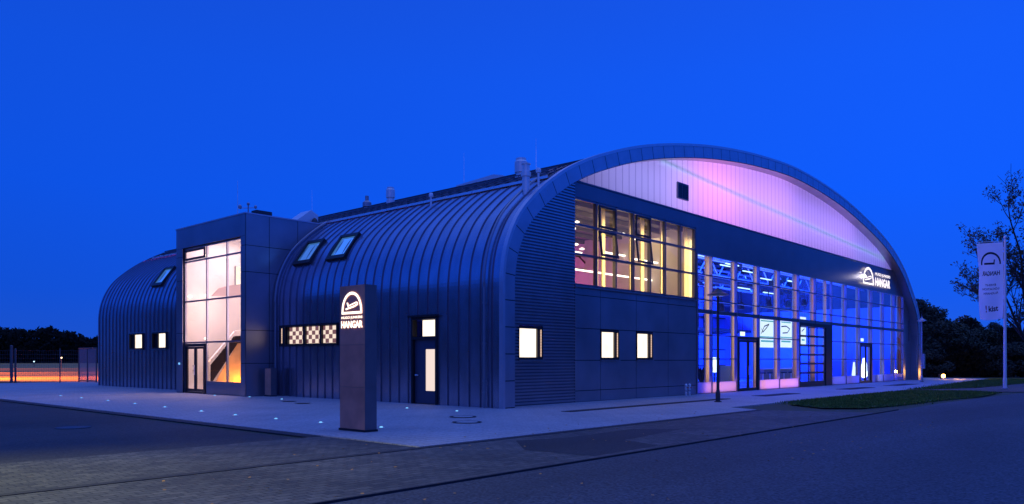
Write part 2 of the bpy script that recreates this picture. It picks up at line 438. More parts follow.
def x_at_right(P, z):
    Q = P[::-1]
    for a, b in zip(Q, Q[1:]):
        if a[1] <= z <= b[1] and b[1] > a[1]:
            return a[0] + (b[0] - a[0]) * (z - a[1]) / (b[1] - a[1])
    return Q[-1][0]

F = 0.60            # facade plane, recessed behind the arch
BACK = 36.0
TY0, TY1, TX = 14.5, 21.45, -1.4     # entrance tower
TZ = 8.27

hangar = thing('hangar', 'large arched hangar clad in dark standing seam metal with glowing gable and glass hall', 'building')

def grid_holes(mb, u0, u1, v0, v1, holes, P):
    """plane rectangle with rectangular holes; P(u, v, d) maps, d = depth into the wall; reveals 0.14 deep"""
    us = sorted({u0, u1, *[h[0] for h in holes], *[h[1] for h in holes]})
    vs = sorted({v0, v1, *[h[2] for h in holes], *[h[3] for h in holes]})
    for a, b in zip(us, us[1:]):
        for c, d in zip(vs, vs[1:]):
            cu, cv = (a + b) / 2, (c + d) / 2
            if any(h[0] < cu < h[1] and h[2] < cv < h[3] for h in holes): continue
            mb.quad(P(a, c, 0), P(b, c, 0), P(b, d, 0), P(a, d, 0))
    for a, b, c, d in holes:
        e = 0.2
        mb.quad(P(a, c, 0), P(b, c, 0), P(b, c, e), P(a, c, e)); mb.quad(P(a, d, 0), P(a, d, e), P(b, d, e), P(b, d, 0))
        mb.quad(P(a, c, 0), P(a, c, e), P(a, d, e), P(a, d, 0)); mb.quad(P(b, c, 0), P(b, d, 0), P(b, d, e), P(b, c, e))

PS = lambda u, v, d: (0.05 + d, u, v)             # side wall x = 0.05 : u = y
PF = lambda u, v, d: (u, F + d, v)                # facade : u = x

SIDE_HOLES = [(3.28, 4.72, 0.0, 3.25), (9.50, 13.45, 2.36, 3.14), (25.75, 27.6, 2.28, 3.24), (28.9, 30.8, 2.28, 3.24)]

# --- barrel shell: left flank, with standing seams; the flank stops at the gutter (x = 3)
SH = offset(PROF, 0.05)
def build_flank(y0, y1, name):
    mb = MB()
    holes = [h for h in SIDE_HOLES if y0 < h[0] < y1]
    grid_holes(mb, y0, y1, 0, 3.9, holes, PS)
    pts = [p for p in SH if p[1] > 3.9 - 1e-6 and p[0] <= 3.05]
    pts = [(0.05, 3.9)] + [p for p in pts if p[1] > 3.92]
    for a, b in zip(pts, pts[1:]):
        mb.quad((a[0], y0, a[1]), (a[0], y1, a[1]), (b[0], y1, b[1]), (b[0], y0, b[1]))
    # seams
    ms = MB()
    k = math.ceil((y0 + 0.12) / 0.55)
    while k * 0.55 < y1 - 0.1:
        y = k * 0.55; k += 1
        hs, hw = 0.038, 0.011
        cuts = [(0.0, 3.9)]
        for h in holes:
            if h[0] - 0.09 < y < h[1] + 0.09: cuts = [(0.0, h[2] - 0.09), (h[3] + 0.09, 3.9)]
        for c0, c1 in cuts:
            if c1 - c0 > 0.03: ms.box(0.05 - hs, 0.06, y - hw, y + hw, c0, c1)
        nrm = offset(pts, -hs)
        for i in range(len(pts) - 1):
            a, b, na, nb = pts[i], pts[i + 1], nrm[i], nrm[i + 1]
            ms.quad((na[0], y - hw, na[1]), (nb[0], y - hw, nb[1]), (nb[0], y + hw, nb[1]), (na[0], y + hw, na[1]))
            ms.quad((a[0], y - hw, a[1]), (b[0], y - hw, b[1]), (nb[0], y - hw, nb[1]), (na[0], y - hw, na[1]))
            ms.quad((a[0], y + hw, a[1]), (na[0], y + hw, na[1]), (nb[0], y + hw, nb[1]), (b[0], y + hw, b[1]))
    fl = mb.build(name, M['seam'], hangar)
    ms.build('standing_seam', M['rib'], fl)
    return fl
flank = build_flank(0.12, TY0, 'seamed_flank')
flank2 = build_flank(TY1, BACK, 'seamed_flank')

# --- main roof beyond the gutter, right flank and back wall
mb = MB()
pts = [p for p in offset(PROF, 0.10) if p[0] > 3.0]
for a, b in zip(pts, pts[1:]):
    mb.quad((a[0], 0.12, a[1]), (a[0], BACK, a[1]), (b[0], BACK, b[1]), (b[0], 0.12, b[1]))
y = 0.9
while y < BACK:
    for a, b in zip(pts, pts[1:]):
        if a[0] < 46:
            mb.quad((a[0], y, a[1]), (a[0], y, a[1] + 0.05), (b[0], y, b[1] + 0.05), (b[0], y, b[1]))
    y += 0.55
roof = mb.build('roof', M['roofm'], hangar)
mb = MB()
mb.poly([(p[0], BACK - 0.01, p[1]) for p in offset(PROF, 0.06)])
mb.build('back_wall', M['panel'], hangar)

# gutter with a pale front edge, and the snow guard lattice above it
gx, gz = 3.02, z_at(SH, 3.02)
mb = MB()
for y0, y1 in ((0.4, 34.5),):
    mb.prism([(gx - 0.16, y0, gz - 0.05), (gx - 0.16, y0, gz + 0.05), (gx - 0.13, y0, gz + 0.05), (gx - 0.12, y0, gz - 0.02), (gx + 0.06, y0, gz - 0.02), (gx + 0.06, y0, gz - 0.05)], (0, y1 - y0, 0))
mb.build('gutter', M['steel'], hangar)
mb = MB()
zb = z_at(SH, 3.5)
y = 0.6
while y < 34:
    mb.tube((3.5, y, zb - 0.05), (3.5, y, zb + 0.20), 0.022, n=5)
    mb.tube((3.5, y, zb + 0.03), (3.5, y + 0.45, zb + 0.18), 0.012, n=4)
    y += 0.45
mb.box(3.48, 3.52, 0.5, 34, zb + 0.17, zb + 0.21); mb.box(3.48, 3.52, 0.5, 34, zb + 0.02, zb + 0.05); mb.box(3.47, 3.53, 0.5, 34, zb + 0.10, zb + 0.12)
mb.build('snow_guard', M['alud'], hangar)

# --- arch fascia: dark backing, panels with open joints, outer cap
mb = MB(); msf = MB()
OUT = PROF; INB = INNER
for i in range(len(OUT) - 1):
    a, b, c, d = OUT[i], OUT[i + 1], INB[i + 1], INB[i]
    mb.quad((a[0], 0.02, a[1]), (d[0], 0.02, d[1]), (c[0], 0.02, c[1]), (b[0], 0.02, b[1]))
    msf.quad((d[0], 0.022, d[1]), (d[0], F + 0.2, d[1]), (c[0], F + 0.2, c[1]), (c[0], 0.022, c[1]))
mb.build('fascia_backing', M['joint'], hangar); msf.build('soffit', M['tower'], hangar)
def resample(P, step):
    out = [P[0]]; acc = 0
    for a, b in zip(P, P[1:]):
        l = math.dist(a, b); t = 0
        while acc + (l - t) >= step:
            t += step - acc; acc = 0
            out.append((a[0] + (b[0] - a[0]) * t / l, a[1] + (b[1] - a[1]) * t / l))
        acc += l - t
    out.append(P[-1]); return out
mb = MB()
fine = resample(PROF, 0.115)
io = offset(offset(fine, 0.09), 0); ii = offset(fine, 0.60)
npan = 8
i = 0
while i < len(fine) - 2:
    j = min(i + npan, len(fine) - 1)
    for k in range(i, j):
        t0 = 0.0 if k > i else 0.27
        lerp = lambda p, q: (p[0] + (q[0] - p[0]) * t0, p[1] + (q[1] - p[1]) * t0)
        a, b, c, d = lerp(io[k], io[k + 1]), io[k + 1], ii[k + 1], lerp(ii[k], ii[k + 1])
        mb.quad((a[0], -0.012, a[1]), (d[0], -0.012, d[1]), (c[0], -0.012, c[1]), (b[0], -0.012, b[1]))
    i = j
mb.build('arch_fascia', M['ring'], hangar)
mb = MB()
oo = offset(PROF, -0.03); o2 = offset(PROF, 0.085)
for i in range(len(PROF) - 1):
    a, b, c, d = oo[i], oo[i + 1], o2[i + 1], o2[i]
    mb.quad((a[0], -0.03, a[1]), (d[0], -0.03, d[1]), (c[0], -0.03, c[1]), (b[0], -0.03, b[1]))
    mb.quad((a[0], -0.03, a[1]), (b[0], -0.03, b[1]), (b[0], 0.15, b[1]), (a[0], 0.15, a[1]))
    mb.quad((d[0], -0.03, d[1]), (d[0], 0.01, d[1]), (c[0], 0.01, c[1]), (c[0], -0.03, c[1]))
    mb.quad((a[0], 0.15, a[1]), (b[0], 0.15, b[1]), (SH[i + 1][0], 0.15, SH[i + 1][1]), (SH[i][0], 0.15, SH[i][1]))
mb.build('fascia_trim', M['ringtrim'], hangar)

# --- corrugated wall, left of the panels
W1 = (1.44, 2.78, 1.66, 2.88)
mb = MB()
def corrugated(mb, z0, z1, xl, xr, hole=None, pitch=0.115, dep=0.045, Y=F):
    """horizontal trapezoid sheet: proud ribs with shadowed valleys"""
    n = int((z1 - z0) / pitch); p = (z1 - z0) / n
    for i in range(n):
        zz_ = [z0 + p * (i + t) for t in (0.0, 0.34, 0.44, 0.92, 1.0)]; yy = (Y, Y, Y - dep, Y - dep, Y)
        for k in range(4):
            zm = zz_[0] + p / 2
            spans = [(xl(zm), xr(zm))]
            if hole and hole[2] - 0.01 < zm < hole[3] + 0.01: spans = [(xl(zm), hole[0]), (hole[1], xr(zm))]
            for s, e in spans:
                if e > s: mb.quad((s, yy[k], zz_[k]), (e, yy[k], zz_[k]), (e, yy[k + 1], zz_[k + 1]), (s, yy[k + 1], zz_[k + 1]))
    return n
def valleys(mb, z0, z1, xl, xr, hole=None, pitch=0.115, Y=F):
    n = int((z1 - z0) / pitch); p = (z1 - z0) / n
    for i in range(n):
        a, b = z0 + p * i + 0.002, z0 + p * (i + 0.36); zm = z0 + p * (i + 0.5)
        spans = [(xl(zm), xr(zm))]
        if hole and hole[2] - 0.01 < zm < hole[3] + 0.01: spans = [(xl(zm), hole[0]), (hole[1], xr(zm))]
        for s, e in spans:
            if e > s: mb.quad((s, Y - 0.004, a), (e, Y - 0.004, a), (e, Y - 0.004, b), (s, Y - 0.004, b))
corrugated(mb, 0.0, 8.62, lambda z: max(0.55, x_at_left(INNER, z) - 0.05), lambda z: 4.74, W1)
cwl = mb.build('corrugated_wall', M['corr'], hangar)
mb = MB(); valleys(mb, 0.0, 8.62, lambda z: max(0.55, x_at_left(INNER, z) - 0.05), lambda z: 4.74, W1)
mb.build('valley_shade', M['band'], cwl)  # dark strips: shade of the recesses put into the colour
mb = MB()
corrugated(mb, 0.0, 8.6, lambda z: 48.62, lambda z: min(50.85, x_at_right(INNER, z) + 0.05))
mb.build('corrugated_wall', M['corr'], hangar)
mb = MB().box(48.52, 48.62, F - 0.05, F + 0.1, 0, 6.8).box(50.02, 50.12, F - 0.06, F - 0.035, 3.2, 4.9)
mb.build('corner_trim', M['alud'], hangar)

# --- panel wall under the ribbon window: individual cassettes with joints
W2, W3 = (6.48, 7.76, 1.66, 2.88), (9.12, 10.40, 1.66, 2.88)
mb = MB()
RW = (4.72, 14.32, 4.58, 8.0)
grid_holes(mb, 4.74, 14.40, 0, 4.58, [W2, W3], lambda u, v, d: (u, F + 0.012 + d, v))
mb.build('wall_backing', M['joint'], hangar)
mb = MB()
xs = [4.76, 6.46, 9.10, 11.75, 14.38]; zs = [0.0, 0.44, 1.64, 2.90, 4.20, 4.56]
g = 0.014
for a, b in zip(xs, xs[1:]):
    for c, d in zip(zs, zs[1:]):
        hole = next((h for h in (W2, W3) if a - 0.1 < h[0] < b and abs(c - 1.64) < 0.1), None)
        A, B, C, D = a + g, b - g, c + g, d - g
        if hole:
            if hole[0] - A > 0.03: mb.box(A, hole[0], F - 0.02, F, C, D)
            mb.box(hole[1], B, F - 0.02, F, C, D)
        else:
            mb.box(A, B, F - 0.02, F, C, D)
mb.build('panel_wall', M['panel'], hangar)

# --- dark band above the glazing, and the strips beside the ribbon window
mb = MB()
mb.box(4.75, 14.34, F - 0.025, F + 0.1, 8.02, 8.62)
mb.box(14.34, 48.9, F - 0.025, F + 0.1, 6.82, 8.62)
mb.box(14.34, 14.40, F - 0.02, F + 0.1, 4.57, 6.81)
x = 14.36
mb.build('facade_band', M['band'], hangar)
mb = MB().box(4.9, 48.6, F - 0.06, F - 0.026, 8.60, 8.66)
mb.build('drip_edge', M['alud'], hangar)

# --- translucent gable
mb = MB(); mj = MB()
x = 4.6; VENT = (12.62, 13.52, 9.24, 9.88)
while x < 48.4:
    a, b = x + 0.02, min(x + 0.5, 48.4) - 0.0
    za, zb_ = z_at(INNER, a) + 0.08, z_at(INNER, b) + 0.08
    if min(za, zb_) > 8.68:
        if b > VENT[0] and a < VENT[1]:
            mb.quad((a, F + 0.02, 8.64), (b, F + 0.02, 8.64), (b, F + 0.02, VENT[2]), (a, F + 0.02, VENT[2]))
            mb.quad((a, F + 0.02, VENT[3]), (b, F + 0.02, VENT[3]), (b, F + 0.02, zb_), (a, F + 0.02, za))
        else:
            mb.quad((a, F + 0.02, 8.64), (b, F + 0.02, 8.64), (b, F + 0.02, zb_), (a, F + 0.02, za))
        mj.quad((a - 0.045, F + 0.016, 8.64), (a + 0.012, F + 0.016, 8.64), (a + 0.012, F + 0.016, za), (a - 0.045, F + 0.016, za))
    x += 0.5
gable = mb.build('translucent_gable', M['poly'], hangar)
mj.build('gable_joint', translucent('polycarbonate_joint', (0.60, 0.57, 0.68)), gable)
mb = MB()
for i in range(9):
    z = VENT[2] + 0.04 + i * 0.078
    mb.prism([(VENT[0], F - 0.05, z), (VENT[0], F - 0.05, z + 0.03), (VENT[0], F + 0.04, z + 0.07), (VENT[0], F + 0.04, z + 0.04)], (VENT[1] - VENT[0], 0, 0))
mb.box(VENT[0] - 0.05, VENT[0], F - 0.06, F + 0.06, VENT[2] - 0.05, VENT[3] + 0.05); mb.box(VENT[1], VENT[1] + 0.05, F - 0.06, F + 0.06, VENT[2] - 0.05, VENT[3] + 0.05)
mb.box(VENT[0], VENT[1], F - 0.06, F + 0.06, VENT[2] - 0.05, VENT[2]); mb.box(VENT[0], VENT[1], F - 0.06, F + 0.06, VENT[3], VENT[3] + 0.05)
mb.quad((VENT[0], F + 0.06, VENT[2]), (VENT[1], F + 0.06, VENT[2]), (VENT[1], F + 0.06, VENT[3]), (VENT[0], F + 0.06, VENT[3]))
mb.build('vent_louvre', M['alud'], hangar)
# chord just behind the sheets, given its own cyan glow as a bright streak
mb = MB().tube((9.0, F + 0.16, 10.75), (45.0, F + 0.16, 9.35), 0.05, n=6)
mb.build('glowing_chord', emit('cyan_chord_glow', (0.35, 0.75, 1.0), 1.25), hangar)
# light box behind it
mb = MB().poly([(p[0], 3.0, p[1]) for p in INNER if p[1] > 8.45])
mb.quad((4.8, F + 0.1, 8.45), (48.6, F + 0.1, 8.45), (48.6, 3.0, 8.45), (4.8, 3.0, 8.45))
mb.build('light_box', M['plaster'], hangar)
for x0, x1, zt, p, c in ((5.0, 12.0, 10.6, 84, (0.40, 0.38, 1.0)), (12.0, 14.0, 11.2, 40, (0.5, 0.40, 1.0)), (14.2, 18.5, 11.8, 105, (0.95, 0.34, 1.0)), (18.5, 26, 12.3, 178, (0.64, 0.32, 1.0)), (26, 37, 11.6, 190, (0.48, 0.30, 1.0)), (37, 46, 10.4, 105, (0.34, 0.28, 1.0))):
    light('AREA', 'gable_backlight', ((x0 + x1) / 2, 2.4, (8.7 + zt) / 2), p, c, ((x0 + x1) / 2, 0, (8.7 + zt) / 2), x1 - x0, zt - 8.8)

# --- small square windows with dark frames
def small_window(x0, x1, z0, z1, name='window'):
    mb = MB(); t = 0.09; y0, y1 = F - 0.05, F + 0.15
    mb.box(x0, x1, y0, y1, z1 - t, z1); mb.box(x0, x1, y0, y1, z0, z0 + t)
    mb.box(x0, x0 + 0.03, y0, y1, z0 + t, z1 - t); mb.box(x1 - 0.05, x1, y0, y1, z0 + t, z1 - t)
    mb.box(x1 - 0.22, x1 - 0.06, F + 0.02, y1, z0 + t, z1 - t)
    wo = mb.build(name, M['frame'], hangar)
    MB().quad((x0 + 0.03, F + 0.10, z0 + t), (x1 - 0.22, F + 0.10, z0 + t), (x1 - 0.22, F + 0.10, z1 - t), (x0 + 0.03, F + 0.10, z1 - t)).build('pane', M['warm'], wo)
    MB().box(x0 - 0.03, x1 + 0.03, F - 0.10, F - 0.02, z0 - 0.04, z0 - 0.003).build('sill', M['alu'], wo)
    MB().box(x1 - 0.058, x1 - 0.052, F - 0.02, F + 0.1, z0 + t + 0.02, z1 - t - 0.02).build('reveal_glow', M['warmreveal'], wo)
for W in (W1, W2, W3): small_window(*W)

# --- ribbon window of the upper floor
RX = [4.74, 6.24, 7.60, 8.94, 10.28, 11.56, 12.92, 14.30]
RZ = [4.60, 5.80, 6.96, 7.98]
mb = MB(); fw = 0.045
for x in RX: mb.box(x - fw, x + fw, F - 0.01, F + 0.14, RZ[0], RZ[-1])
for z in RZ:
    for a, b in zip(RX, RX[1:]): mb.box(a + fw, b - fw, F - 0.005, F + 0.13, z - fw, z + fw)
rib = mb.build('ribbon_window', M['alud'], hangar)
for a, b in zip(RX, RX[1:]):
    MB().quad((a, F + 0.07, RZ[0]), (b, F + 0.07, RZ[0]), (b, F + 0.07, RZ[-1]), (a, F + 0.07, RZ[-1])).build('pane', M['glasst'], rib)
MB().box(4.70, 14.34, F - 0.12, F + 0.02, 4.50, 4.55).build('sill', M['alu'], rib)
for k in (1, 3):
    a, b = RX[k] + 0.08, RX[k + 1] - 0.06
    for r, tilt in ((1, 0.13), (2, 0.0)):
        z0, z1 = RZ[r] + 0.05, RZ[r + 1] - 0.07
        mb = MB(); t = 0.09
        def P(u, v, d): return (u, F - 0.02 - d - tilt * (z1 - v) / (z1 - z0), v)
        def bar(u0, u1, v0, v1):
            q = [P(u0, v0, 0), P(u1, v0, 0), P(u1, v1, 0), P(u0, v1, 0)]
            mb.prism(q, (0, -0.05, 0))
        bar(a, b, z0, z0 + t); bar(a, b, z1 - t, z1); bar(a, a + t, z0 + t, z1 - t); bar(b - t, b, z0 + t, z1 - t)
        if tilt: mb.prism([(b, F, z0 + 0.1), (b, F - tilt, z0 + 0.02), (b, F - tilt, z0 + 0.06), (b, F, z0 + 0.15)], (0.02, 0, 0))
        so_ = mb.build('sash', M['frame'], rib)

# --- curtain wall of the hall
MX = [14.42, 15.93, 18.66, 21.38, 24.1, 26.95, 29.65, 32.45, 35.2, 37.95, 40.65, 43.4, 46.1, 48.5]
GZ = 6.80; PZ = 0.55
TR = [1.70, 2.87, 4.03, 4.60, 5.83]
gates = {4: None, 5: None}
D1, D2, G0, G1 = (18.8, 21.3), (38.05, 40.55), 27.05, 32.35
mb = MB()
for x in MX:
    z0 = 0 if abs(x - 29.65) > 0.1 else 4.1
    mb.box(x - 0.032, x + 0.032, F - 0.06, F + 0.10, z0, GZ)
mb.box(14.40, 48.55, F - 0.03, F + 0.1, GZ - 0.03, GZ + 0.03)
cw = mb.build('curtain_wall', M['alu'], hangar)
for z in TR:
    for a, b in zip(MX, MX[1:]):
        if a > 26.8 and b < 32.6 and z < 4.0: continue
        if z < 2.8 and (abs(a - 18.66) < 0.1 or abs(a - 37.95) < 0.1): continue
        hgt = 0.10 if abs(z - 4.03) < 0.1 else 0.028
        MB().box(a + 0.034, b - 0.034, F - 0.02, F + 0.09, z - hgt, z + hgt).build('transom', M['alud'], cw)
for i, (a, b) in enumerate(zip(MX, MX[1:])):
    z0 = PZ
    if a > 26.8 and b < 32.6: z0 = 4.0
    if abs(a - 18.66) < 0.1 or abs(a - 37.95) < 0.1: z0 = 2.87
    MB().quad((a, F + 0.05, z0), (b, F + 0.05, z0), (b, F + 0.05, GZ), (a, F + 0.05, GZ)).build('pane', M['glass'], cw)
for a, b in zip(MX, MX[1:]):
    if (a > 26.8 and b < 32.6) or abs(a - 18.66) < 0.1 or abs(a - 37.95) < 0.1: continue
    mb = MB().box(a + 0.035, b - 0.035, F - 0.01, F + 0.02, 0.02, PZ)
    mb.build('plinth_panel', M['frost'], cw)
MB().box(14.40, 48.55, F + 0.02, F + 0.06, 0.0, 0.04).build('base_rail', M['alud'], cw)
# doors in the curtain wall: two leaves, dark frames
def glass_door(x0, x1, h):
    mb = MB(); t = 0.11; y0, y1 = F - 0.05, F + 0.05
    xm = (x0 + x1) / 2
    mb.box(x0 - 0.05, x0 + t, y0, y1, 0, h); mb.box(x1 - t, x1 + 0.05, y0, y1, 0, h); mb.box(x0 + t, x1 - t, y0, y1, h - 0.13, h)
    d = mb.build('door', M['frame'], hangar)
    for a, b in ((x0 + t + 0.01, xm - 0.01), (xm + 0.01, x1 - t - 0.01)):
        m2 = MB(); s = 0.10; q0, q1 = F - 0.03, F + 0.03
        m2.box(a, a + s, q0, q1, 0.02, h - 0.14); m2.box(b - s, b, q0, q1, 0.02, h - 0.14); m2.box(a + s, b - s, q0, q1, 0.02, 0.16); m2.box(a + s, b - s, q0, q1, h - 0.26, h - 0.14)
        m2.build('door_leaf', M['frame'], d)
        MB().quad((a + s, F, 0.16), (b - s, F, 0.16), (b - s, F, h - 0.26), (a + s, F, h - 0.26)).build('pane', M['glass'], d)
    for xx in (xm - 0.09, xm + 0.09):
        MB().tube((xx, F - 0.09, 0.85), (xx, F - 0.09, 1.35), 0.014, n=6).build('handle', M['steel'], d)
    return d
glass_door(*D1, 2.86); glass_door(*D2, 2.86)
# sectional gate
mb = MB()
mb.box(G0 - 0.06, G0 + 0.10, F - 0.06, F + 0.08, 0, 3.93); mb.box(31.35, G1 + 0.06, F - 0.055, F + 0.08, 0, 3.93); mb.box(G0 + 0.10, 31.35, F - 0.06, F + 0.08, 3.72, 3.93)
gate = mb.build('sectional_gate', M['frame'], hangar)
gzs = [0.03, 0.86, 1.42, 1.98, 2.55, 3.12, 3.71]
for i, (a, b) in enumerate(zip(gzs, gzs[1:])):
    m2 = MB(); x0, x1 = G0 + 0.11, 31.34
    m2.box(x0, x1, F - 0.03, F + 0.03, a, a + (0.30 if i == 0 else 0.06)); m2.box(x0, x1, F - 0.03, F + 0.03, b - 0.06, b - 0.005)
    for k in range(4):
        xx = x0 + (x1 - x0 - 0.06) * k / 3
        m2.box(xx, xx + 0.06, F - 0.028, F + 0.028, a + (0.30 if i == 0 else 0.06), b - 0.06)
    s_ = m2.build('gate_section', M['frame'], gate)
    MB().quad((x0, F, a), (x1, F, a), (x1, F, b), (x0, F, b)).build('pane', M['glass'], s_)

# --- interior of the hall (building parts seen through the glass)
mb = MB().quad((14.4, F + 0.1, 0.02), (50.3, F + 0.1, 0.02), (50.3, 30, 0.02), (14.9, 30, 0.02))
mb.build('hall_floor', M['floor'], hangar)
mb = MB().quad((14.4, 17, 0.02), (50.3, 17, 0.02), (50.3, 17, 8.4), (14.4, 17, 8.4))
mb.quad((50.2, F + 0.12, 0.02), (50.2, 17, 0.02), (50.2, 17, 8), (50.2, F + 0.12, 8))
mb.quad((14.40, F + 0.12, 0.02), (14.40, 17, 0.02), (14.40, 17, 4.3), (14.40, F + 0.12, 4.3))
mb.build('hall_wall', pbr('blue_plaster', (0.20, 0.34, 0.85), 0.7, 0, 0.12, 0.4), hangar)
COLS = [(705, 711), (731, 737), (753.2, 759), (774, 779.3), (792.5, 799), (810, 815), (823.2, 826.4), (841.7, 846.2), (855.8, 860.2), (867.8, 871.8), (880, 883.6), (890.6, 894.8), (896.6, 901.8)]
for a, b in COLS:
    xa, xb = on_y(a + 0.8, 300, F + 0.42)[0], on_y(b, 300, F + 0.42)[0]
    MB().box(xa, xb, F + 0.42, F + 0.50, 0.02, 8.3).build('timber_column', M['wood'], hangar)
# roof trusses
for y in (3.6, 7.6, 11.6):
    mb = MB()
    zt, zl = 8.9, 7.5
    mb.tube((15, y, zt), (50, y, zt), 0.09, n=6); mb.tube((15, y, zl), (50, y, zl), 0.08, n=6)
    x = 15.0; k = 0
    while x < 49:
        mb.tube((x, y, zl if k % 2 else zt), (x + 1.4, y, zt if k % 2 else zl), 0.05, n=5); x += 1.4; k += 1
    mb.build('roof_truss', M['steel'], hangar)
mb = MB()
for x in (17, 20, 23.2, 26.3, 29.4, 32.5, 36, 39.5, 43, 46.5):
    mb.box(x - 0.06, x + 0.06, 1.4, 16.5, 9.05, 9.3)
mb.build('ceiling_purlin', M['dark'], hangar)
for y, z, r in ((4.8, 8.0, 0.32), (9.4, 7.7, 0.4)):
    MB().tube((15.2, y, z), (49, y, z), r, n=14).build('air_duct', M['dark'], hangar)
mb = MB(); random.seed(19)
for k in range(46):
    x, y, z = random.uniform(15.5, 34), random.uniform(2.4, 10), random.uniform(5.9, 8.2)
    mb.box(x, x + random.uniform(0.15, 0.9), y, y + 0.2, z, z + random.uniform(0.08, 0.4))
mb.build('ceiling_fittings', M['dark'], hangar)
mb = MB()
for z, y in ((6.0, 2.6), (6.9, 5.2), (5.6, 8.0)):
    mb.tube((15.5, y, z), (33, y, z), 0.035, n=6)
mb.build('lighting_bar', M['dark'], hangar)
mb = MB()
random.seed(5)
for k in range(11):
    x = 16.5 + k * 1.55 + random.uniform(-0.4, 0.4); y = random.choice((2.2, 4.4, 6.6, 9)); z = random.uniform(6.3, 8.2)
    MB().box(x - 0.75, x + 0.75, y - 0.05, y + 0.05, z, z + 0.06).build('ceiling_tube', M['tubeb'], hangar)
for x, z in ((19.3, 7.4), (22.5, 7.1), (25.4, 7.0), (27.9, 6.75), (24.7, 5.95), (28.3, 5.9)):
    MB().box(x - 0.8, x + 0.8, 3.0, 3.08, z, z + 0.05).build('ceiling_tube', M['tubeb'], hangar)
mb = MB(); random.seed(8)
for k in range(26):
    x = 15.5 + k * 1.32; 
    mb.box(x, x + 0.10, 16.8, 16.98, 0.02, 8.9)
for z in (1.1, 2.6, 4.1, 5.6, 7.2): mb.box(15, 50, 16.82, 16.97, z, z + 0.08)
mb.build('wall_batten', M['dark'], hangar)
MB().box(15, 50, 14.2, 16.7, 4.2, 4.45).build('gallery_floor', M['dark'], hangar)
# blue wash
light('AREA', 'hall_wash', (32, 8, 8.35), 9500, (0.006, 0.05, 1.0), (32, 8.01, 0), 32, 12)
light('AREA', 'hall_wall_wash', (32, 8.0, 0.8), 9000, (0.008, 0.06, 1.0), (32, 17, 5), 32, 1.2)
light('AREA', 'hall_ceiling_wash', (32, 8.0, 1.0), 5000, (0.05, 0.12, 1.0), (32, 8.01, 9), 30, 8)
light('AREA', 'hall_magenta', (16.0, 9.0, 7.6), 900, (0.75, 0.08, 1.0), (18, 16, 5), 2.5, 2.5)
# a slim light washing each timber column from just behind the glass
for k, (a, b) in enumerate(COLS):
    xa, xb = on_y(a + 0.8, 300, F + 0.42)[0], on_y(b, 300, F + 0.42)[0]
    xm = (xa + xb) / 2
    c = [(1.0, 0.72, 0.28)] * 3 + [(1.0, 0.64, 0.30), (1.0, 0.54, 0.36), (1.0, 0.46, 0.30), (0.9, 0.55, 0.5)] + [(0.55, 0.28, 0.85)] * 6
    p = [10.5, 9.5, 8.5, 7, 6, 5.5, 4.5, 3, 3, 3, 3, 3, 3][k]
    light('AREA', 'column_wash', (xm, F + 0.13, 3.7), p, c[k], (xm, F + 1, 3.7), 0.26, 6.2)
light('AREA', 'plinth_backlight', (17.0, F + 0.36, 0.32), 14, (1.0, 0.45, 0.42), (17.0, 0, 0.3), 3.4, 0.4)
light('AREA', 'plinth_backlight', (24.2, F + 0.36, 0.32), 26, (1.0, 0.42, 0.52), (24.2, 0, 0.3), 5.4, 0.4)
light('AREA', 'plinth_backlight', (35.2, F + 0.36, 0.32), 5, (0.4, 0.35, 1.0), (35.2, 0, 0.3), 5.4, 0.4)

# --- upper room behind the ribbon window
mb = MB().quad((4.8, F + 0.1, 4.4), (14.3, F + 0.1, 4.4), (14.3, 9.5, 4.4), (4.8, 9.5, 4.4))
mb.build('room_floor', M['sofa'], hangar)
mb = MB().quad((4.8, F + 0.1, 8.12), (14.3, F + 0.1, 8.12), (14.3, 9.5, 8.12), (4.8, 9.5, 8.12))
for k in range(7):
    mb.box(4.8, 14.28, 1.2 + k * 1.2, 1.32 + k * 1.2, 7.9, 8.1)
mb.build('room_ceiling', M['ceil'], hangar)
mb = MB().quad((4.8, 9.5, 4.4), (14.3, 9.5, 4.4), (14.3, 9.5, 8.12), (4.8, 9.5, 8.12))
mb.quad((4.8, F + 0.1, 4.4), (4.8, 9.5, 4.4), (4.8, 9.5, 8.12), (4.8, F + 0.1, 8.12))
mb.build('room_wall', pbr('violet_plaster', (0.26, 0.18, 0.27), 0.8, 0, 0.3, 1.1), hangar)
mb = MB().box(14.30, 14.37, F + 0.12, 9.4, 4.4, 8.1); mb.build('room_wall', M['plaster'], hangar)
mb = MB().box(4.85, 6.2, 2.5, 2.6, 4.4, 5.75); mb.build('partition', M['plaster'], hangar)
for a, b in ((594.2, 598), (602.4, 605.2), (630, 633.2), (641, 644.2), (661, 664.8), (684, 689.6), (690.4, 694.5)):
    xa, xb = on_y(a, 260, F + 0.42)[0], on_y(b, 260, F + 0.42)[0]
    MB().box(xa, xb, F + 0.42, F + 0.48, 4.4, 8.1).build('timber_column', M['woodr'], hangar)
for px, py in ((577, 221), (576, 243.5), (582, 248), (623, 233), (640, 234.5), (690, 249)):
    x, z = on_y(px, py, 2.0)
    MB().lathe((x, 2.0, z - 0.08), [(0.03, 0), (0.11, 0.02), (0.10, 0.06), (0.03, 0.09)], 10).build('ceiling_lamp', M['tube'], hangar)
mb = MB()
for x0, x1, y, z in ((4.9, 7.2, 2.4, 7.25), (8.4, 10.2, 2.0, 7.35), (11.5, 13.2, 2.4, 7.35), (5.0, 7.5, 5.0, 6.95), (9.0, 11.4, 5.2, 6.9), (12.4, 14.3, 4.6, 7.0), (12.2, 14.2, 2.6, 6.45)):
    MB().box(x0, x1, y, y + 0.10, z, z + 0.07).build('ceiling_tube', M['tube'], hangar)
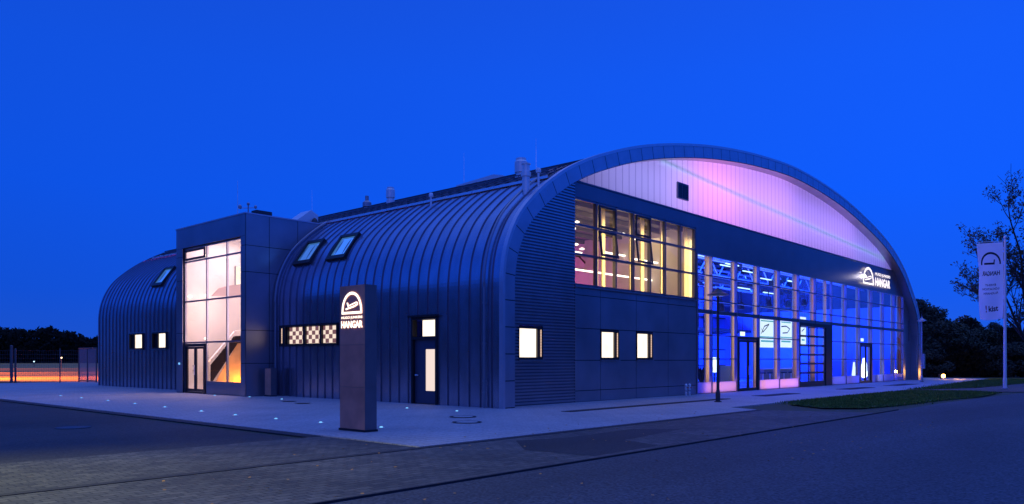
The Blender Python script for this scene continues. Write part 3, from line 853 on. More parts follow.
MB().box(6.3, 14.4, 3.0, 3.06, 5.62, 5.69).build('handrail', M['tube'], hangar)  # rail carries the tube glow, brightness comes from its own material
mb = MB()
for k in range(8): mb.tube((5 + k * 1.25, 7.2, 7.2), (6.25 + k * 1.25, 7.2, 6.5 if k % 2 else 7.2), 0.05, n=5)
mb.tube((4.9, 7.2, 7.25), (14.8, 7.2, 7.25), 0.06, n=6); mb.tube((4.9, 7.2, 6.5), (14.8, 7.2, 6.5), 0.06, n=6)
mb.build('roof_truss', M['dark'], hangar)
light('AREA', 'room_light', (9.8, 2.6, 7.75), 55, (1.0, 0.72, 0.38), (9.8, 2.6, 4.4), 9, 1.0)
for a, b in ((594.2, 598), (602.4, 605.2), (630, 633.2), (641, 644.2), (661, 664.8), (684, 689.6), (690.4, 694.5)):
    xm = (on_y(a, 260, F + 0.42)[0] + on_y(b, 260, F + 0.42)[0]) / 2
    light('AREA', 'room_uplight', (xm, F + 0.2, 6.0), 17, (1.0, 0.78, 0.34), (xm, F + 1, 6.0), 0.3, 2.9)
light('POINT', 'room_magenta', (11.5, 7.6, 5.8), 120, (0.85, 0.12, 0.75), radius=0.4)
light('POINT', 'room_magenta', (7.5, 8.0, 6.0), 60, (0.8, 0.2, 0.6), radius=0.4)

# --- side windows and door of the flank
def side_window(y0, y1, z0, z1, gl, gr):
    """left of the picture is larger y"""
    mb = MB(); t = 0.08; a, b = -0.05, 0.20
    mb.box(a, b, y0, y1, z1 - t, z1); mb.box(a, b, y0, y1, z0, z0 + t)
    mb.box(a, b, y0, y0 + 0.06, z0 + t, z1 - t); mb.box(a, b, y1 - 0.06, y1, z0 + t, z1 - t)
    mb.box(0.08, b, y1 - gl, y1 - 0.06, z0 + t, z1 - t)
    wo = mb.build('window', M['frame'], hangar)
    MB().quad((0.14, y0 + gr, z0 + t), (0.14, y0 + gr, z1 - t), (0.14, y1 - gl, z1 - t), (0.14, y1 - gl, z0 + t)).build('pane', M['warm'], wo)
    MB().box(-0.11, -0.052, y0 - 0.04, y1 + 0.04, z0 - 0.03, z0 + 0.01).build('sill', M['alud'], wo)
side_window(*SIDE_HOLES[2], 0.55, 0.06); side_window(*SIDE_HOLES[3], 0.45, 0.06)
# checkered strip window
y0, y1, z0, z1 = SIDE_HOLES[1]
mb = MB(); a, b = -0.06, 0.2
mb.box(a, b, y0 - 0.06, y1 + 0.5, z1, z1 + 0.09); mb.box(a, b, y0 - 0.06, y1 + 0.5, z0 - 0.09, z0)
mb.box(a, b, y0 - 0.06, y0, z0, z1); mb.box(a, b, y1 + 0.0, y1 + 0.5, z0, z1)
CY = [(9.58, 10.68), (10.82, 11.95), (12.12, 13.34)]
mb.box(0.02, b, 10.68, 10.82, z0, z1); mb.box(0.02, b, 11.95, 12.12, z0, z1); mb.box(0.02, b, 13.34, y1, z0, z1)
ws = mb.build('strip_window', M['frame'], hangar)
for c0, c1 in CY:
    MB().quad((0.12, c0, z0 + 0.02), (0.12, c0, z1 - 0.02), (0.12, c1, z1 - 0.02), (0.12, c1, z0 + 0.02)).build('pane', M['checker'], ws)
MB().quad((-0.065, y1 + 0.2, z0 + 0.05), (-0.065, y1 + 0.2, z1 - 0.05), (-0.065, y1 + 0.28, z1 - 0.05), (-0.065, y1 + 0.28, z0 + 0.05)).build('reveal_glow', M['warmreveal'], ws)
# steel door with transom light
y0, y1, z0, z1 = SIDE_HOLES[0]
mb = MB(); t = 0.09; a, b = -0.03, 0.2
mb.box(a, b, y0, y0 + t, 0, z1); mb.box(a, b, y1 - t, y1, 0, z1); mb.box(a, b, y0 + t, y1 - t, z1 - t, z1); mb.box(a, b, y0 + t, y1 - t, 2.42, 2.52)
mb.box(-0.12, 0.05, y0 - 0.05, y1 + 0.1, z1 + 0.002, z1 + 0.08)
dr = mb.build('door', M['frame'], hangar)
m2 = MB(); q0, q1 = 0.10, 0.15
GA, GB = 3.52, 4.04
m2.box(q0, q1, y0 + t, GA, 0.02, 2.42); m2.box(q0, q1, GB, y1 - t, 0.02, 2.42); m2.box(q0, q1, GA, GB, 0.02, 0.5); m2.box(q0, q1, GA, GB, 2.05, 2.42)
m2.build('door_leaf', pbr('navy_door', (0.10, 0.10, 0.15), 0.4, 0.4), dr)
MB().quad((0.125, GA, 0.5), (0.125, GA, 2.05), (0.125, GB, 2.05), (0.125, GB, 0.5)).build('pane', emit('door_glow', (1.0, 0.80, 0.72), 0.95), dr)
MB().box(0.11, 0.14, y0 + t + 0.02, y1 - t - 0.42, 2.54, z1 - t - 0.02).build('transom_light', M['warm'], dr)
MB().tube((0.04, 4.40, 1.08), (0.04, 4.54, 1.08), 0.035, n=8).tube((0.04, 4.48, 1.08), (0.12, 4.48, 1.08), 0.018, n=8).build('handle', M['steel'], dr)
# downpipe by the corner
def downpipe(y, x=-0.07):
    mb = MB()
    path = [(-0.03, 0.0), (-0.03, 4.2)] + [p for p in offset(PROF, -0.05) if p[1] > 4.3 and p[0] < 2.9]
    for a, b in zip(path, path[1:]): mb.tube((a[0] - 0.03, y, a[1]), (b[0] - 0.03, y, b[1]), 0.045, n=8, caps=False)
    for z in (0.5, 0.9, 2.2, 3.6): mb.tube((-0.06, y - 0.001, z), (-0.06, y - 0.001, z + 0.05), 0.062, n=8)
    mb.build('downpipe', M['alu'], hangar)
downpipe(0.82); downpipe(14.25); downpipe(21.7)

# --- skylights on the curved flank
def roof_point(s_slope):
    for p in SH:
        if (p[1] - CAM.z) / (p[0] - CAM.x) >= s_slope and p[1] > 4: return p
def skylight(yc, wid, x0=0.42, x1=1.25):
    z0, z1 = z_at(SH, x0), z_at(SH, x1)
    d = Vector((x1 - x0, 0, z1 - z0)); ln = d.length; d.normalize()
    n = Vector((-d.z, 0, d.x)); c = Vector((x0, yc - wid / 2, z0)); yv = Vector((0, 1, 0))
    P = lambda u, v, h: c + yv * u + d * v + n * h
    def slab(mb, u0, u1, v0, v1, h0, h1):
        q = [P(u0, v0, h0), P(u1, v0, h0), P(u1, v1, h0), P(u0, v1, h0)]; mb.prism(q, n * (h1 - h0))
    mb = MB(); t = 0.13
    slab(mb, 0, t, 0, ln, -0.12, 0.16); slab(mb, wid - t, wid, 0, ln, -0.12, 0.16); slab(mb, t, wid - t, 0, 0.2, -0.12, 0.16); slab(mb, t, wid - t, ln - t, ln, -0.12, 0.16)
    s = mb.build('skylight', M['frame'], hangar)
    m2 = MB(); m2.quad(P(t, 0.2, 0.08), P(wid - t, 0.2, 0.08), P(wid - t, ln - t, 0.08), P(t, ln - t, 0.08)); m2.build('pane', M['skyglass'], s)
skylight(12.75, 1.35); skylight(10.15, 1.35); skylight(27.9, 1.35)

# --- pipes and fans on the roof
def vent(px, w, py0, py1, rad, name, prof, mat, parent=roof):
    """w = depth of the foot; py0/py1 rows of top and foot in the photograph turned to heights"""
    p = at(px, w); zt = CAM.z + (360 - py0) / FPX * w; zb = CAM.z + (360 - py1) / FPX * w - 0.5
    h = zt - zb
    mb = MB(); mb.lathe((p.x, p.y, zb), [(r * rad, z * h) for r, z in prof], 14)
    return mb.build(name, mat, parent, smooth=False)
CHIM = [(1, 0), (1, 0.45), (1.0, 0.52), (0.8, 0.53), (0.8, 0.60), (1.05, 0.61), (1.05, 0.9), (0.85, 0.94), (0.85, 1.0)]
VP = [(0.6, 0), (0.6, 0.82), (1.3, 0.83), (1.3, 0.92), (0.9, 1.0)]
vent(521, 31.5, 158.5, 183, 0.25, 'chimney', CHIM, M['pole'])
vent(526, 28.0, 163.5, 185, 0.14, 'chimney', [(1, 0), (1, .62), (1.3, .63), (1.3, .75), (.95, .76), (.95, .96), (1.2, .97), (1.2, 1)], M['pole'])
vent(538.5, 28.0, 168, 181, 0.07, 'vent_pipe', VP, M['pole'])
vent(431, 32.1, 193, 204, 0.075, 'vent_pipe', VP, M['pole'])
vent(390.5, 37.8, 187.5, 204, 0.21, 'chimney', CHIM, M['pole'])
vent(367, 39.5, 196, 209, 0.19, 'vent_pipe', [(0.8, 0), (0.8, .5), (1.2, .52), (1.2, .7), (0.5, .8), (0.5, 1)], M['lampgrey'])
vent(161, 51.0, 255.5, 262, 0.08, 'vent_pipe', VP, M['pole'])
def rod(px, w, py0, py1, r=0.02):
    p = at(px, w)
    MB().tube((p.x, p.y, CAM.z + (360 - py1) / FPX * w), (p.x, p.y, CAM.z + (360 - py0) / FPX * w), r, r * 0.5, n=5).build('lightning_rod', M['steel'], roof)
rod(464, 34, 153, 182, 0.010); rod(536, 30, 138, 172, 0.010); rod(312, 50, 190, 214, 0.010)
# low white hatch on the roof
p = at(478, 36.5); z0 = CAM.z + (360 - 184) / FPX * 36.5
mb = MB(); mb.prism([(p.x, p.y - 1.6, z0 - 0.3), (p.x, p.y + 1.5, z0 - 0.3), (p.x, p.y + 1.5, z0 + 0.16), (p.x, p.y - 1.0, z0 + 0.30), (p.x, p.y - 1.6, z0 + 0.16)], (1.6, 0, 0))
mb.build('roof_hatch', M['pole'], roof)

# --- entrance tower
tg = (14.95, 20.75)      # glazing range in y
tw = MB()
def PT(u, v, d): return (TX + d, u, v)
grid_holes(tw, TY0, TY1, 0, TZ, [(tg[0], tg[1], 0.0, 7.27)], lambda u, v, d: (TX + 0.02 + d, u, v))
tw.quad((TX + 0.02, TY0 + 0.02, 0), (3.0, TY0 + 0.02, 0), (3.0, TY0 + 0.02, TZ), (TX + 0.02, TY0 + 0.02, TZ))
tw.quad((TX + 0.02, TY1 - 0.02, 0), (3.0, TY1 - 0.02, 0), (3.0, TY1 - 0.02, TZ), (TX + 0.02, TY1 - 0.02, TZ))
tw.quad((TX + 0.02, TY0 + 0.02, TZ - 0.12), (3.2, TY0 + 0.02, TZ - 0.12), (3.2, TY1 - 0.02, TZ - 0.12), (TX + 0.02, TY1 - 0.02, TZ - 0.12))
tower = tw.build('tower_backing', M['joint'], hangar)
mb = MB(); g = 0.013
def cass_side(y0, y1, z0, z1): mb.box(TX, TX + 0.018, y0 + g, y1 - g, z0 + g, z1 - g)
for a, b in zip([0, 1.5, 3.0, 4.2, 5.6, 6.8, 7.3, TZ - 0.1], [1.5, 3.0, 4.2, 5.6, 6.8, 7.3, TZ - 0.1, TZ]):
    pass
zz = [0, 1.5, 3.0, 5.65, 6.85, TZ]
for a, b in zip(zz, zz[1:]):
    top = min(b, 7.27)
    mb.box(TX, TX + 0.018, TY0 + g * 0, tg[0], a + g, top - (g if b < 7.27 else 0)); mb.box(TX, TX + 0.018, tg[1], TY1, a + g, top - (g if b < 7.27 else 0))
mb.box(TX, TX + 0.018, TY0, TY1, 7.285, TZ)
# side facing the road
xs = [TX + 0.0, -0.22, 1.28, 2.95]
for a, b in zip(xs, xs[1:]):
    for c, d in zip(zz, zz[1:]):
        mb.box(a + (g if a > TX else 0), b - g, TY0, TY0 + 0.018, c + g, d - g if d < TZ else d)
        mb.box(a + g, b - g, TY1 - 0.018, TY1, c + g, d - g if d < TZ else d)
mb.build('entrance_tower', M['tower'], hangar)
MB().box(TX - 0.03, 3.1, TY0 - 0.03, TY0 + 0.12, TZ + 0.002, TZ + 0.06).box(TX - 0.03, TX + 0.12, TY0 + 0.121, TY1 + 0.03, TZ + 0.002, TZ + 0.06).box(TX + 0.121, 3.1, TY1 - 0.12, TY1 + 0.03, TZ + 0.002, TZ + 0.06).build('parapet_cap', M['ringtrim'], hangar)
# glazing
mb = MB(); fx0, fx1 = TX + 0.10, TX + 0.19
TM = [tg[0] + 0.04, 16.42, 18.42, tg[1] - 0.04]; TT = [0.05, 2.52, 4.58, 6.58, 7.23]
for y in TM: mb.box(fx0, fx1, y - 0.045, y + 0.045, 0, 7.27)
for i, z in enumerate(TT):
    for a, b in zip(TM, TM[1:]):
        if i == 0 and a > 18: continue
        if i == 0: mb.box(fx0, fx1, a + 0.045, b - 0.045, 0.42, 0.62); continue
        mb.box(fx0 + 0.005, fx1 - 0.005, a + 0.045, b - 0.045, z - 0.04, z + 0.04)
cwt = mb.build('tower_glazing', M['alu'], hangar)
for a, b in zip(TM, TM[1:]):
    z0 = 2.52 if a > 18 else 0.6
    MB().quad((TX + 0.15, a, z0), (TX + 0.15, a, 7.25), (TX + 0.15, b, 7.25), (TX + 0.15, b, z0)).build('pane', M['glasst'], cwt)
mb = MB().box(fx0, fx1, TM[0] + 0.045, TM[1] - 0.045, 0.0, 0.42).box(fx0, fx1, TM[1] + 0.045, TM[2] - 0.045, 0.0, 0.42)
mb.build('base_panel', M['tower'], cwt)
# tilting sash top left
a, b, c, d = 18.50, 20.64, 6.64, 7.17
mb = MB(); t = 0.11; q0, q1 = TX + 0.05, TX + 0.10
mb.box(q0, q1, a, b, c, c + t); mb.box(q0, q1, a, b, d - t, d); mb.box(q0, q1, a, a + t, c + t, d - t); mb.box(q0, q1, b - t, b, c + t, d - t)
mb.build('sash', M['frame'], cwt)
# entrance door
a, b = 18.52, 20.62
mb = MB(); t = 0.10; q0, q1 = TX + 0.07, TX + 0.18
mb.box(q0, q1, a, a + t, 0, 2.46); mb.box(q0, q1, b - t, b, 0, 2.46); mb.box(q0, q1, a + t, b - t, 2.32, 2.46); mb.box(q0, q1, a + t, b - t, 0.0, 0.08)
ed = mb.build('door', M['frame'], hangar)
ym = (a + b) / 2
for c, d in ((a + t + 0.01, ym - 0.01), (ym + 0.01, b - t - 0.01)):
    m2 = MB(); s = 0.11; r0, r1 = TX + 0.09, TX + 0.15
    m2.box(r0, r1, c, c + s, 0.09, 2.31); m2.box(r0, r1, d - s, d, 0.09, 2.31); m2.box(r0, r1, c + s, d - s, 0.09, 0.22); m2.box(r0, r1, c + s, d - s, 2.2, 2.31)
    m2.build('door_leaf', M['frame'], ed)
    MB().quad((TX + 0.12, c + s, 0.22), (TX + 0.12, c + s, 2.2), (TX + 0.12, d - s, 2.2), (TX + 0.12, d - s, 0.22)).build('pane', M['glasst'], ed)
for yy in (ym - 0.07, ym + 0.07):
    MB().tube((TX + 0.02, yy, 0.9), (TX + 0.02, yy, 1.4), 0.014, n=6).build('handle', M['steel'], ed)
MB().lathe((TX + 0.3, 18.85, 2.66), [(0.02, 0.0), (0.10, 0.02), (0.10, 0.08), (0.03, 0.1)], 10).build('entrance_lamp', M['tube'], hangar)
MB().box(TX - 0.05, TX - 0.002, 21.05, 21.11, 1.42, 1.52).build('intercom', M['led'], hangar)
# lobby
mb = MB()
mb.quad((3.0, TY0 + 0.03, 0), (3.0, TY1 - 0.03, 0), (3.0, TY1 - 0.03, 8.1), (3.0, TY0 + 0.03, 8.1))
mb.quad((TX + 0.2, TY1 - 0.05, 0), (3.0, TY1 - 0.05, 0), (3.0, TY1 - 0.05, 8.1), (TX + 0.2, TY1 - 0.05, 8.1))
mb.quad((TX + 0.2, TY0 + 0.05, 0), (3.0, TY0 + 0.05, 0), (3.0, TY0 + 0.05, 8.1), (TX + 0.2, TY0 + 0.05, 8.1))
mb.quad((TX + 0.2, TY0 + 0.05, 8.08), (3.0, TY0 + 0.05, 8.08), (3.0, TY1 - 0.05, 8.08), (TX + 0.2, TY1 - 0.05, 8.08))
mb.quad((TX + 0.2, TY0 + 0.05, 0.015), (3.0, TY0 + 0.05, 0.015), (3.0, TY1 - 0.05, 0.015), (TX + 0.2, TY1 - 0.05, 0.015))
mb.build('lobby_wall', M['plaster'], hangar)
# stair: solid dark balustrade climbing to the right, brown wall below it, gallery above
def yp(Y, *pts): return [(on_y(px, py, Y)[0], Y, on_y(px, py, Y)[1]) for px, py in pts]
mb = MB()
mb.prism(yp(20.3, (211, 384), (211, 365), (234.5, 336), (247, 335.4), (247, 343), (238, 343)), (0, 0.06, 0))
st = mb.build('stair', M['stair'], hangar)
mb = MB()
hr = yp(20.2, (207, 363), (234.5, 331), (247, 330))
mb.tube(hr[0], hr[1], 0.025, n=6); mb.tube(hr[1], hr[2], 0.025, n=6)
for t_ in range(0, 9):
    a_ = Vector(hr[0]).lerp(Vector(hr[1]), t_ / 8); mb.tube(a_, a_ - Vector((0, 0, 0.3)), 0.012, n=4)
mb.build('handrail', M['steel'], st)
for px, py in ((206, 297), (190, 298), (228, 259), (207, 257)):
    f2 = on_y(px, py, 21.2)
    MB().lathe((f2[0], 21.2, f2[1]), [(0.03, 0), (0.10, 0.03), (0.10, 0.12), (0.03, 0.15)], 10).build('wall_lamp', M['tube'], hangar)
mb = MB().poly(yp(20.42, (213, 386), (238, 342), (249, 342), (249, 388)))
mb.build('stair_wall', pbr('brown_plaster', (0.36, 0.21, 0.11), 0.8, 0, 0.25, 1.5), st)
mb = MB().prism(yp(20.3, (212, 296), (219.5, 288), (229, 285.6), (247, 283.4), (247, 296)), (0, 0.08, 0))
mb.build('gallery', pbr('pink_plaster', (0.45, 0.36, 0.36), 0.8), hangar)
mb = MB().poly(yp(21.36, (236, 267), (246, 266), (246, 285), (236, 285)))
lw = mb.build('lobby_window', M['warm'], hangar)
q = yp(21.34, (234.8, 266), (236.1, 265.8), (236.1, 285), (234.8, 285))
MB().prism(q, (0, 0.015, 0)).build('frame', M['alu'], lw)
light('AREA', 'lobby_light', (0.7, 18.6, 7.9), 190, (1.0, 0.76, 0.90), (0.7, 18.9, 0), 3, 4.5)
light('POINT', 'lobby_light', (0.0, 20.2, 4.4), 42, (1.0, 0.62, 0.52), radius=0.12)
light('AREA', 'lobby_light', (0.2, 15.2, 5.0), 125, (1.0, 0.75, 0.92), (0.4, 21, 4.6), 2.0, 5.0)
light('POINT', 'lobby_light', (0.0, 17.0, 2.6), 30, (1.0, 0.66, 0.5), radius=0.12)
f_ = on_y(243, 383, 19.9)
light('POINT', 'fire_light', (f_[0], 19.9, f_[1]), 170, (1.0, 0.38, 0.03), radius=0.08)
# weather station, aerial and roof stuff on the tower
p = Vector((TX + 0.35, TY0 + 0.4, TZ))
mb = MB().tube((p.x, p.y, TZ - 0.1), (p.x, p.y, TZ + 0.50), 0.03, n=6)
mb.tube((p.x - 0.3, p.y + 0.2, TZ + 0.32), (p.x + 0.25, p.y - 0.2, TZ + 0.36), 0.014, n=5)
mb.lathe((p.x - 0.3, p.y + 0.2, TZ + 0.28), [(0.02, 0), (0.08, .03), (0.08, .14), (0.02, .2)], 8); mb.lathe((p.x + 0.25, p.y - 0.2, TZ + 0.32), [(0.02, 0), (0.07, .03), (0.06, .12), (0.02, .16)], 8)
mb.lathe((p.x, p.y, TZ + 0.46), [(0.03, 0), (0.07, .04), (0.07, .1), (0.02, .14)], 8)
mb.build('weather_station', M['lampgrey'], hangar)
MB().box(TX + 0.7, TX + 1.5, TY0 + 0.3, TY0 + 0.75, TZ - 0.1, TZ + 0.30).build('roof_unit', M['lampdark'], hangar)
p = Vector((TX + 0.8, TY0 + 2.2, TZ))
MB().tube((p.x, p.y, TZ - 0.1), (p.x, p.y, TZ + 1.95), 0.022, 0.012, n=6).build('aerial', M['steel'], hangar)
# tilted roof vent flap where the tower meets the roof
mb = MB().prism([(1.35, TY0 + 0.5, TZ), (2.35, TY0 + 0.5, TZ + 0.75), (2.75, TY0 + 0.5, TZ + 0.55), (2.75, TY0 + 0.5, TZ)], (0, 0.9, 0))
mb.build('roof_flap', M['pole'], hangar)
MB().lathe((2.45, TY0 + 0.35, TZ - 0.05), [(0.16, 0), (0.2, 0.12), (0.12, 0.32), (0.05, 0.4)], 10).build('roof_fan', M['lampdark'], hangar)

# --- logo: arch, bar and little aircraft; mapped by P(u, v, d) with u, v in 0..1
def logo(mb, P, th=0.085, mirror=False, dep=1.0):
    n = 22
    q = lambda u, v, d: P(1 - u if mirror else u, v, d)
    def strip(pts_in, pts_out):
        for i in range(len(pts_in) - 1):
            a, b, c, d = pts_in[i], pts_in[i + 1], pts_out[i + 1], pts_out[i]
            mb.quad(q(*a, 0), q(*b, 0), q(*c, 0), q(*d, 0))
    oi = []; oo_ = []
    for i in range(n + 1):
        t = PI * i / n
        oo_.append((0.5 - 0.5 * math.cos(t), 0.02 + 0.98 * math.sin(t) ** 0.85)); oi.append((0.5 - (0.5 - th) * math.cos(t), 0.02 + (0.98 - th * 1.5) * math.sin(t) ** 0.85))
    strip(oi, oo_)
    def poly(pts): mb.poly([q(u, v, 0) for u, v in pts])
    poly([(0.0, 0.0), (1.0, 0.0), (1.0, 0.10), (0.0, 0.10)])
    # aircraft: tail fin, fuselage outline, wing
    poly([(0.25, 0.52), (0.31, 0.52), (0.36, 0.34), (0.30, 0.34)])
    poly([(0.30, 0.34), (0.36, 0.40), (0.72, 0.54), (0.80, 0.50), (0.80, 0.46), (0.72, 0.48)])
    poly([(0.20, 0.19), (0.62, 0.30), (0.80, 0.40), (0.80, 0.46), (0.60, 0.37), (0.20, 0.26)])

# facade lettering
mb = MB()
LX0, LX1, LZ0, LZ1 = 38.2, 40.6, 7.12, 8.36
YL = F - 0.17
logo(mb, lambda u, v, d: (LX0 + (LX1 - LX0) * u, YL, LZ0 + (LZ1 - LZ0) * v), 0.09)
sg = mb.build('facade_logo', M['whitef'], hangar)
v, f = text_mesh('HUGO JUNKERS', lambda u, w_, d: (42.75 + u, YL, 7.86 + w_), bold=0.02, target_w=3.6, target_h=0.27)
MB().add(v, f).build('lettering', M['whitef'], sg)
v, f = text_mesh('HANGAR', lambda u, w_, d: (42.75 + u, YL, 7.14 + w_), bold=0.035, target_w=3.6, target_h=0.62)
MB().add(v, f).build('lettering', M['whitef'], sg)
light('AREA', 'sign_halo', (39.2, F - 0.12, 7.72), 9, (1.0, 0.92, 0.95), (37.6, F + 0.05, 7.75), 0.9, 0.25)
light('POINT', 'sign_halo', (39.4, F - 0.11, 7.7), 2.5, (1.0, 0.92, 0.95), radius=0.06)
light('POINT', 'sign_halo', (38.4, F - 0.11, 7.9), 0.9, (1.0, 0.92, 0.95), radius=0.06)
light('POINT', 'sign_halo', (42.6, F - 0.11, 7.45), 2.5, (1.0, 0.92, 0.95), radius=0.06)

# ------------------------------------------------------------------ things inside the hall
def screen(px0, px1, py0, py1, Y, label, squiggle):
    x0, z1 = on_y(px0, py0, Y); x1, _ = on_y(px1, py0, Y); _, z0 = on_y((px0 + px1) / 2, py1, Y)
    z1 = on_y((px0 + px1) / 2, py0, Y)[1]
    t = thing('projection_screen', label, 'screen', ((x0 + x1) / 2, Y, z0), 'white screens hanging in the hall')
    MB().box(x0, x1, Y, Y + 0.04, z0, z1).build('panel', emit('screen_glow', (0.72, 0.88, 1.0), 1.3), t)
    mb = MB()
    pts = [(x0 + (x1 - x0) * u, z0 + (z1 - z0) * v) for u, v in squiggle]
    for a, b in zip(pts, pts[1:]):
        mb.prism([(a[0], Y - 0.01, a[1] - 0.04), (b[0], Y - 0.01, b[1] - 0.04), (b[0], Y - 0.01, b[1] + 0.04), (a[0], Y - 0.01, a[1] + 0.04)], (0, 0.004, 0))
    mb.build('picture', M['dark'], t)
    mb = MB().box(x0, x1, Y - 0.008, Y - 0.004, z0 + (z1 - z0) * 0.33, z0 + (z1 - z0) * 0.37).box(x0 + 0.2, x1 - 0.25, Y - 0.008, Y - 0.004, z0 + (z1 - z0) * 0.18, z0 + (z1 - z0) * 0.24)
    mb.box(x0 + 0.2, x1 - 0.2, Y - 0.008, Y - 0.004, z0 + (z1 - z0) * 0.86, z0 + (z1 - z0) * 0.9)
    mb.build('caption_bar', emit('screen_bar', (0.12, 0.5, 0.6), 0.9), t)
    MB().tube((x0 + 0.3, Y, z1), (x0 + 0.3, Y, 9.0), 0.01, n=4).tube((x1 - 0.3, Y, z1), (x1 - 0.3, Y, 9.0), 0.01, n=4).build('cable', M['dark'], t)
screen(759.5, 775, 317.5, 347.5, 4.0, 'left bright white screen with dark sketch, hanging in the glass hall', [(0.1, 0.45), (0.3, 0.7), (0.6, 0.78), (0.45, 0.66), (0.2, 0.5), (0.12, 0.62)])
screen(780, 792, 319, 347.5, 4.0, 'middle bright white screen with curved dark sketch, hanging in the glass hall', [(0.1, 0.72), (0.5, 0.75), (0.8, 0.66), (0.6, 0.52), (0.2, 0.50)])
screen(800.5, 806, 317, 346, 4.0, 'narrow bright screen glowing behind the left edge of the sectional gate', [(0.2, 0.5), (0.7, 0.6)])

stage = thing('stage_light', 'black stage light hanging left of the first column behind the street lamp', 'stage light', (0, 0, 0), 'black stage lights hanging under the hall roof')
MB().lathe((0, 0, -0.35), [(0.20, 0), (0.21, 0.05), (0.16, 0.30), (0.12, 0.42), (0.05, 0.46)], 12).build('housing', M['dark'], stage)
MB().box(-0.24, -0.21, -0.03, 0.03, -0.2, 0.2).box(0.21, 0.24, -0.03, 0.03, -0.2, 0.2).box(-0.24, 0.24, -0.03, 0.03, 0.2, 0.24).tube((0, 0, 0.24), (0, 0, 0.7), 0.03, n=6).build('yoke', M['dark'], stage)
spots = [(721, 305, 'black stage light just right of the near street lamp, seen through the glass'), (741, 303.5, 'black stage light between the second and third timber columns'),
         (768.5, 301, 'black stage light between the third and fourth timber columns'), (788, 302, 'black stage light between the fourth and fifth timber columns, above the middle screen'),
         (804, 300.5, 'black stage light above the sectional gate')]
for i, (px, py, lab) in enumerate(spots):
    x, z = on_y(px, py, 2.6)
    if i == 0: stage.location = (x, 2.6, z); stage['label'] = lab
    else: dup(stage, (x, 2.6, z), lab, rz=i * 0.5)

def bar_counter():
    x0, _ = on_y(760, 370, 5.0); x1, _ = on_y(794, 370, 5.0)
    t = thing('bar_counter', 'long brown bar counter below the white screens in the hall', 'counter', ((x0 + x1) / 2, 5, 0.02))
    MB().box(x0, x1, 4.7, 5.3, 0.02, 1.02).build('body', M['sofa'], t)
    MB().box(x0 - 0.05, x1 + 0.05, 4.6, 5.4, 1.022, 1.08).build('top', M['alud'], t)
bar_counter()
stool = thing('bar_stool', 'first stool at the brown counter', 'stool', (0, 0, 0), 'stools along the bar counter')
MB().lathe((0, 0, 0), [(0.2, 0), (0.2, 0.02), (0.03, 0.05), (0.03, 0.72)], 10).build('pedestal', M['steel'], stool)
MB().lathe((0, 0, 0.72), [(0.17, 0), (0.2, 0.03), (0.2, 0.08), (0.15, 0.1)], 12).build('seat', M['dark'], stool)
for i, o_ in enumerate(('leftmost', 'second', 'third', 'fourth', 'rightmost')):
    x, _ = on_y(763 + i * 7, 370, 4.2)
    lab = o_ + ' dark stool standing in front of the brown bar counter'
    if i == 0: stool.location = (x, 4.2, 0.02); stool['label'] = lab
    else: dup(stool, (x, 4.2, 0.02), lab)

def tuft(mb, c, n, h, spread):
    for _ in range(n):
        a = random.uniform(0, 2 * PI); r = random.uniform(0, spread); b = Vector((c[0] + 0.08 * math.cos(a), c[1] + 0.08 * math.sin(a), c[2]))
        t = b + Vector((math.cos(a) * r, math.sin(a) * r, h * random.uniform(0.6, 1)))
        s = Vector((-math.sin(a), math.cos(a), 0)) * 0.035
        m = (b + t) / 2 + Vector((0, 0, 0.12 * h))
        mb.add([b - s, b + s, m + s, m - s, t], [(0, 1, 2, 3), (3, 2, 4)])
for px, lab in ((701.5, 'dark potted grass at the far left end of the hall glazing'), (706.5, 'dark potted grass plant left of the first timber column base')):
    x, _ = on_y(px, 370, 1.9)
    t = thing('potted_plant', lab, 'plant', (x, 1.9, 0.02))
    MB().lathe((x, 1.9, 0.02), [(0.16, 0), (0.22, 0.5), (0.2, 0.5)], 12).build('pot', M['dark'], t)
    mb = MB(); tuft(mb, (x, 1.9, 0.5), 70, 0.9, 0.45); mb.build('foliage', M['leafd'], t)
def lit_column(px, Y, h, r, label, strength, zs=0.3):
    x, _ = on_y(px, 370, Y)
    t = thing('floor_lamp', label, 'lamp', (x, Y, 0.02))
    MB().lathe((x, Y, 0.02), [(r * 0.9, 0), (r * 0.9, 0.06), (0.03, 0.08), (0.03, zs)], 12).build('base', M['dark'], t)
    MB().lathe((x, Y, zs), [(r * 0.5, 0), (r, h * 0.2), (r * 0.8, h * 0.45), (r * 0.35, h)], 12).build('lamp_shade', emit('shade_glow', (0.7, 0.85, 1.0), strength), t)
lit_column(714.5, 3.0, 0.85, 0.26, 'white glowing floor lamp right of the first timber column', 2.2, 0.95)
lit_column(864.3, 1.6, 1.5, 0.30, 'tall bright white floor lamp behind the far glass door', 4.0)
lit_column(854, 1.8, 1.2, 0.16, 'small bluish floor lamp left of the far glass door', 1.6)
x, _ = on_y(726, 370, 1.7)
t = thing('room_divider', 'low green translucent room divider standing behind the near street lamp', 'divider', (x, 1.7, 0.02))
MB().box(x - 0.85, x + 0.85, 1.68, 1.72, 0.1, 1.35).build('panel', M['greenp'], t)
MB().box(x - 0.9, x - 0.86, 1.6, 1.8, 0.02, 1.4).box(x + 0.86, x + 0.9, 1.6, 1.8, 0.02, 1.4).build('stand', M['alud'], t)
